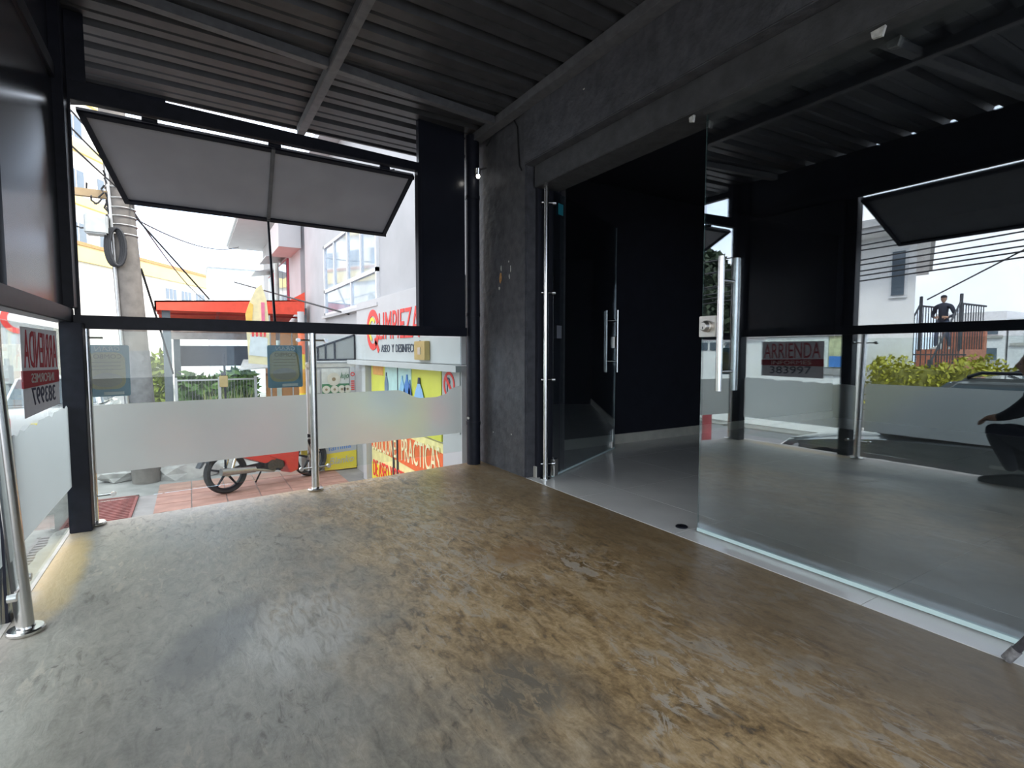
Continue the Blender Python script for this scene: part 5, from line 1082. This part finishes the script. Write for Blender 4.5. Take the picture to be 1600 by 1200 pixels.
# ================================================================== people
def skinned(name, joints, bones, mats, pick, parent):
    """joints: name -> (pos, radius or (rx, ry)); one continuous skinned surface, baked; pick(co) -> material slot"""
    keys = list(joints); idx = {k: i for i, k in enumerate(keys)}
    me = bpy.data.meshes.new(name); me.from_pydata([joints[k][0] for k in keys], [(idx[a], idx[b]) for a, b in bones], [])
    ob = bpy.data.objects.new(name, me); COL.objects.link(ob)
    ob.modifiers.new('skin', 'SKIN'); sd_ = me.skin_vertices[0].data
    for k in keys:
        r_ = joints[k][1]; sd_[idx[k]].radius = r_ if isinstance(r_, tuple) else (r_, r_)
        sd_[idx[k]].use_root = (k == 'pelvis')
    s2 = ob.modifiers.new('round', 'SUBSURF'); s2.levels = 2; s2.render_levels = 2
    bpy.context.view_layer.update()
    out = bpy.data.meshes.new_from_object(ob.evaluated_get(bpy.context.evaluated_depsgraph_get()))
    bpy.data.objects.remove(ob)
    for m in mats:
        out.materials.append(m)
    for p in out.polygons: p.use_smooth = True; p.material_index = pick(Vector(p.center))
    o = bpy.data.objects.new(name, out); COL.objects.link(o); adopt(o, parent); return o
def nearest(joints, bones, slots):
    rad = lambda k: sum(joints[k][1]) / 2 if isinstance(joints[k][1], tuple) else joints[k][1]
    segs = [(Vector(joints[a][0]), Vector(joints[b][0]), slots.get((a, b), slots['default']), rad(a), rad(b)) for a, b in bones]
    def f(c):
        best = (1e9, 0)
        for a, b, s_, ra, rb in segs:
            d = b - a; t = max(0, min(1, (c - a).dot(d) / max(d.length_squared, 1e-9))); q = (c - (a + d * t)).length - (ra + (rb - ra) * t)
            if q < best[0]: best = (q, s_)
        return best[1]
    return f
def fingers(joints, bones, slots, hand, wrist, pref, d, side, k=1.0, curl=0.5):
    """four unequal fingers with a knuckle bend and a thumb from the side of the palm"""
    d = Vector(d).normalized(); side = Vector(side).normalized(); dn_ = d.cross(side).normalized()
    P = Vector(joints[hand][0])
    for i, (off, L_) in enumerate(((-0.030, 0.062), (-0.010, 0.074), (0.010, 0.070), (0.029, 0.055))):
        a = P + side * off * k + d * 0.030 * k; b = a + (d + dn_ * curl * 0.4).normalized() * L_ * 0.55 * k; c = b + (d + dn_ * curl * 1.6).normalized() * L_ * 0.5 * k
        n1, n2, n3 = ('%s_f%d%s' % (pref, i, q) for q in 'abc')
        joints[n1] = (tuple(a), 0.009 * k); joints[n2] = (tuple(b), 0.0085 * k); joints[n3] = (tuple(c), 0.007 * k)
        for e in ((hand, n1), (n1, n2), (n2, n3)): bones.append(e); slots[e] = 0
    a = P - side * 0.032 * k - d * 0.012 * k; b = a + (d * 0.6 - side * 0.8).normalized() * 0.032 * k; c = b + (d - side * 0.25).normalized() * 0.028 * k
    joints[pref + '_ta'] = (tuple(a), 0.011 * k); joints[pref + '_tb'] = (tuple(b), 0.010 * k); joints[pref + '_tc'] = (tuple(c), 0.008 * k)
    for e in ((hand, pref + '_ta'), (pref + '_ta', pref + '_tb'), (pref + '_tb', pref + '_tc')): bones.append(e); slots[e] = 0
def head(parent, c, fwd, k, cap=None, hairm=M_HAIR):
    """face with brow, eyes, nose, mouth and ears; c = head centre, fwd = facing direction"""
    fwd = Vector(fwd).normalized(); left = Vector((-fwd.y, fwd.x, 0)).normalized(); up = fwd.cross(left)
    HM = Matrix.Translation(c) @ Matrix(((left.x, fwd.x, up.x, 0), (left.y, fwd.y, up.y, 0), (left.z, fwd.z, up.z, 0), (0, 0, 0, 1))) @ Matrix.Scale(k, 4)
    bm = bmesh.new(); bmesh.ops.create_uvsphere(bm, u_segments=28, v_segments=20, radius=1.0)
    vv = []
    for v in bm.verts:
        x, y, z = v.co
        w = 0.075 * (1 - 0.22 * max(0, -z) ** 1.3); dpt = 0.096 * (1 - 0.10 * max(0, -z))
        px, py, pz = x * w, y * dpt, z * 0.118
        if y > 0.3:
            g = lambda cx, cz, sx_, sz: math.exp(-((px - cx) / sx_) ** 2 - ((pz - cz) / sz) ** 2)
            py += 0.024 * g(0, -0.018, 0.011, 0.018) + 0.012 * g(0, 0.006, 0.008, 0.016) - 0.010 * (g(0.030, 0.004, 0.014, 0.010) + g(-0.030, 0.004, 0.014, 0.010)) + 0.006 * g(0, -0.052, 0.022, 0.008) + 0.008 * g(0, -0.088, 0.022, 0.016) + 0.005 * g(0, 0.028, 0.04, 0.009)
        vv.append((px, py, pz))
    ff = [tuple(q.index for q in f.verts) for f in bm.faces]; bm.free()
    hd = MB(HM).add(vv, ff).build('head', M_SKIN, parent, smooth=True)
    for s_ in (-1, 1):
        MB(HM).lathe([(0, -0.006), (0.012, -0.005), (0.018, 0.0), (0.013, 0.006), (0, 0.005)], (s_ * 0.076, -0.006, 0.0), 'x', 14).build('ear', M_SKIN, hd, smooth=True)
        MB(HM).lathe([(0, 0.006), (0.006, 0.004), (0.009, 0.0), (0, -0.004)], (s_ * 0.030, 0.080, 0.004), 'y', 12).build('eye', M_DARKINK, hd, smooth=True)
    MB(HM).path([(-0.022, 0.083, -0.052), (0, 0.092, -0.053), (0.022, 0.083, -0.052)], 0.004, 6).build('mouth', pm('lip', (0.36, 0.15, 0.13), 0.6), hd, smooth=True)
    bm = bmesh.new(); bmesh.ops.create_uvsphere(bm, u_segments=28, v_segments=20, radius=1.0)
    vv = [(v.co.x * 0.081, v.co.y * 0.102 - 0.004, v.co.z * 0.122 + 0.004) for v in bm.verts]
    keep = [f for f in bm.faces if sum((q.co.z * 1.0 - q.co.y * 0.75) for q in f.verts) / len(f.verts) > 0.30]
    ff = [tuple(q.index for q in f.verts) for f in keep]; bm.free()
    MB(HM).add(vv, ff).build('hair', hairm, hd, smooth=True)
    if cap:
        MB(HM).lathe([(0.084, 0.045), (0.086, 0.065), (0.078, 0.10), (0.05, 0.128), (0.0, 0.136)], (0, -0.003, 0), 'z', 24).build('cap', cap, hd, smooth=True)
        MB(HM).prism([(-0.06, 0.06), (-0.05, 0.14), (0, 0.165), (0.05, 0.14), (0.06, 0.06)], 'z', 0.046, 0.054).build('cap_peak', cap, hd)
    return hd
def shoe(parent, a, d, mat, k=1.0):
    d = Vector(d).normalized(); s_ = Vector((-d.y, d.x, 0)); a = Vector(a)
    prof = [(-0.075, 0.034), (-0.02, 0.040), (0.05, 0.040), (0.12, 0.048), (0.18, 0.040), (0.215, 0.016)]
    hts = [0.085, 0.095, 0.092, 0.070, 0.052, 0.035]
    vs = []; fc = []
    for (t_, w), h_ in zip(prof, hts):
        c = a + d * t_ * k
        vs += [c - s_ * w * k, c + s_ * w * k, c + s_ * w * 0.95 * k + Z3 * h_ * 0.5 * k, c + s_ * w * 0.5 * k + Z3 * h_ * k, c - s_ * w * 0.5 * k + Z3 * h_ * k, c - s_ * w * 0.95 * k + Z3 * h_ * 0.5 * k]
    for i in range(5):
        for q in range(6): fc.append((i*6 + q, i*6 + (q+1) % 6, (i+1)*6 + (q+1) % 6, (i+1)*6 + q))
    fc += [tuple(range(6)), tuple(range(30, 36))]
    return MB().add(vs, fc).build('shoe', mat, parent, smooth=True, sub=1)
# ---- crouching person on the terrace beside the street rail (seen only in the door glass)
c1 = thing('person', 'person in black clothes crouching by the street rail, reflected in the glass door', 'person', (-0.465, 1.25, 0))
J = {'pelvis': ((-0.465, 1.06, 0.27), (0.125, 0.12)), 'belly': ((-0.465, 1.12, 0.42), (0.12, 0.115)), 'chest': ((-0.465, 1.21, 0.59), (0.125, 0.12)), 'neckb': ((-0.465, 1.235, 0.73), (0.075, 0.075)), 'neck': ((-0.465, 1.245, 0.80), 0.052)}
Bn = [('pelvis', 'belly'), ('belly', 'chest'), ('chest', 'neckb'), ('neckb', 'neck')]; S = {'default': 1, ('neckb', 'neck'): 1}
for s_, x in ((-1, -0.515), (1, -0.430)):
    p_ = 'r' if s_ > 0 else 'l'; dy = 0.0 if s_ > 0 else -0.05
    J[p_ + 'hip'] = ((x, 1.08, 0.25), 0.088); J[p_ + 'thigh'] = ((x, 1.30 + dy, 0.36), 0.080); J[p_ + 'knee'] = ((x, 1.485 + dy, 0.425), 0.064); J[p_ + 'calf'] = ((x, 1.40 + dy, 0.27), 0.058); J[p_ + 'ankle'] = ((x, 1.335 + dy, 0.105), 0.040)
    for e in (('pelvis', p_ + 'hip'), (p_ + 'hip', p_ + 'thigh'), (p_ + 'thigh', p_ + 'knee'), (p_ + 'knee', p_ + 'calf'), (p_ + 'calf', p_ + 'ankle')): Bn.append(e); S[e] = 2
    xs_ = -0.555 + 0.0 if s_ < 0 else -0.335
    J[p_ + 'sh'] = ((-0.465 + s_ * 0.075, 1.22, 0.69), 0.060); J[p_ + 'up'] = ((-0.465 + s_ * 0.085, 1.29, 0.60), 0.054); J[p_ + 'elb'] = ((-0.465 + s_ * 0.085, 1.36, 0.535), 0.046); J[p_ + 'wr'] = ((-0.465 + s_ * 0.055, 1.43, 0.505), 0.030); J[p_ + 'hand'] = ((-0.465 + s_ * 0.035, 1.495, 0.495), (0.030, 0.020))
    for e in (('neckb', p_ + 'sh'), (p_ + 'sh', p_ + 'up'), (p_ + 'up', p_ + 'elb'), (p_ + 'elb', p_ + 'wr')): Bn.append(e); S[e] = 1
    Bn.append((p_ + 'wr', p_ + 'hand')); S[(p_ + 'wr', p_ + 'hand')] = 0
    fingers(J, Bn, S, p_ + 'hand', p_ + 'wr', p_, (-s_ * 0.2, 0.85, -0.45), (1, 0, 0), 0.9)
skinned('body', J, Bn, [M_SKIN, M_BLKCLOTH, M_NAVY], nearest(J, Bn, S), c1)
head(c1, (-0.465, 1.255, 0.90), (0.05, 1, 0.02), 0.95)
shoe(c1, (-0.428, 1.325, 0.0), (0.0, 1, 0), M_BLKCLOTH); shoe(c1, (-0.518, 1.275, 0.0), (0.0, 1, 0), M_BLKCLOTH)
# ---- person standing on the brick landing across the street
c2 = thing('person', 'person in dark jacket and cap standing on the brick steps across the street', 'person', (-16.0, 7.28, 1.05))
ox, oy, oz = -16.0, 7.28, 1.05
def P(x, y, z): return (ox + z * 0 + x, oy + y, oz + z)
J = {'pelvis': (P(0, 0, 0.92), (0.15, 0.12)), 'belly': (P(0, 0, 1.08), (0.15, 0.12)), 'chest': (P(0, 0, 1.30), (0.18, 0.14)), 'neckb': (P(0.0, 0, 1.43), (0.09, 0.08)), 'neck': (P(0.01, 0, 1.50), 0.052)}
Bn = [('pelvis', 'belly'), ('belly', 'chest'), ('chest', 'neckb'), ('neckb', 'neck')]; S = {'default': 1}
for s_ in (-1, 1):
    p_ = 'a' if s_ > 0 else 'b'
    J[p_ + 'hip'] = (P(0, s_ * 0.10, 0.86), 0.095); J[p_ + 'knee'] = (P(0.03, s_ * 0.15, 0.49), 0.062); J[p_ + 'calf'] = (P(0.0, s_ * 0.17, 0.32), 0.060); J[p_ + 'ankle'] = (P(0, s_ * 0.18, 0.10), 0.042)
    for e in (('pelvis', p_ + 'hip'), (p_ + 'hip', p_ + 'knee'), (p_ + 'knee', p_ + 'calf'), (p_ + 'calf', p_ + 'ankle')): Bn.append(e); S[e] = 2
    J[p_ + 'sh'] = (P(0, s_ * 0.20, 1.38), 0.075); J[p_ + 'elb'] = (P(-0.02, s_ * 0.30, 1.10), 0.056); J[p_ + 'wr'] = (P(0.14, s_ * 0.18, 1.02), 0.036); J[p_ + 'hand'] = (P(0.20, s_ * 0.12, 1.03), (0.036, 0.024))
    for e in (('neckb', p_ + 'sh'), (p_ + 'sh', p_ + 'elb'), (p_ + 'elb', p_ + 'wr')): Bn.append(e); S[e] = 1
    Bn.append((p_ + 'wr', p_ + 'hand')); S[(p_ + 'wr', p_ + 'hand')] = 0
    fingers(J, Bn, S, p_ + 'hand', p_ + 'wr', p_, (0.5, -s_ * 0.8, 0), (0, 0, 1))
skinned('body', J, Bn, [M_SKIN, M_NAVY, M_JEANS], nearest(J, Bn, S), c2)
head(c2, P(0.02, 0, 1.61), (1, -0.15, 0), 1.0, cap=M_BLKCLOTH)
for s_ in (-1, 1): shoe(c2, P(-0.02, s_ * 0.18, 0.0), (1, s_ * 0.3, 0), pm('pale_shoe', (0.5, 0.5, 0.5), 0.7))
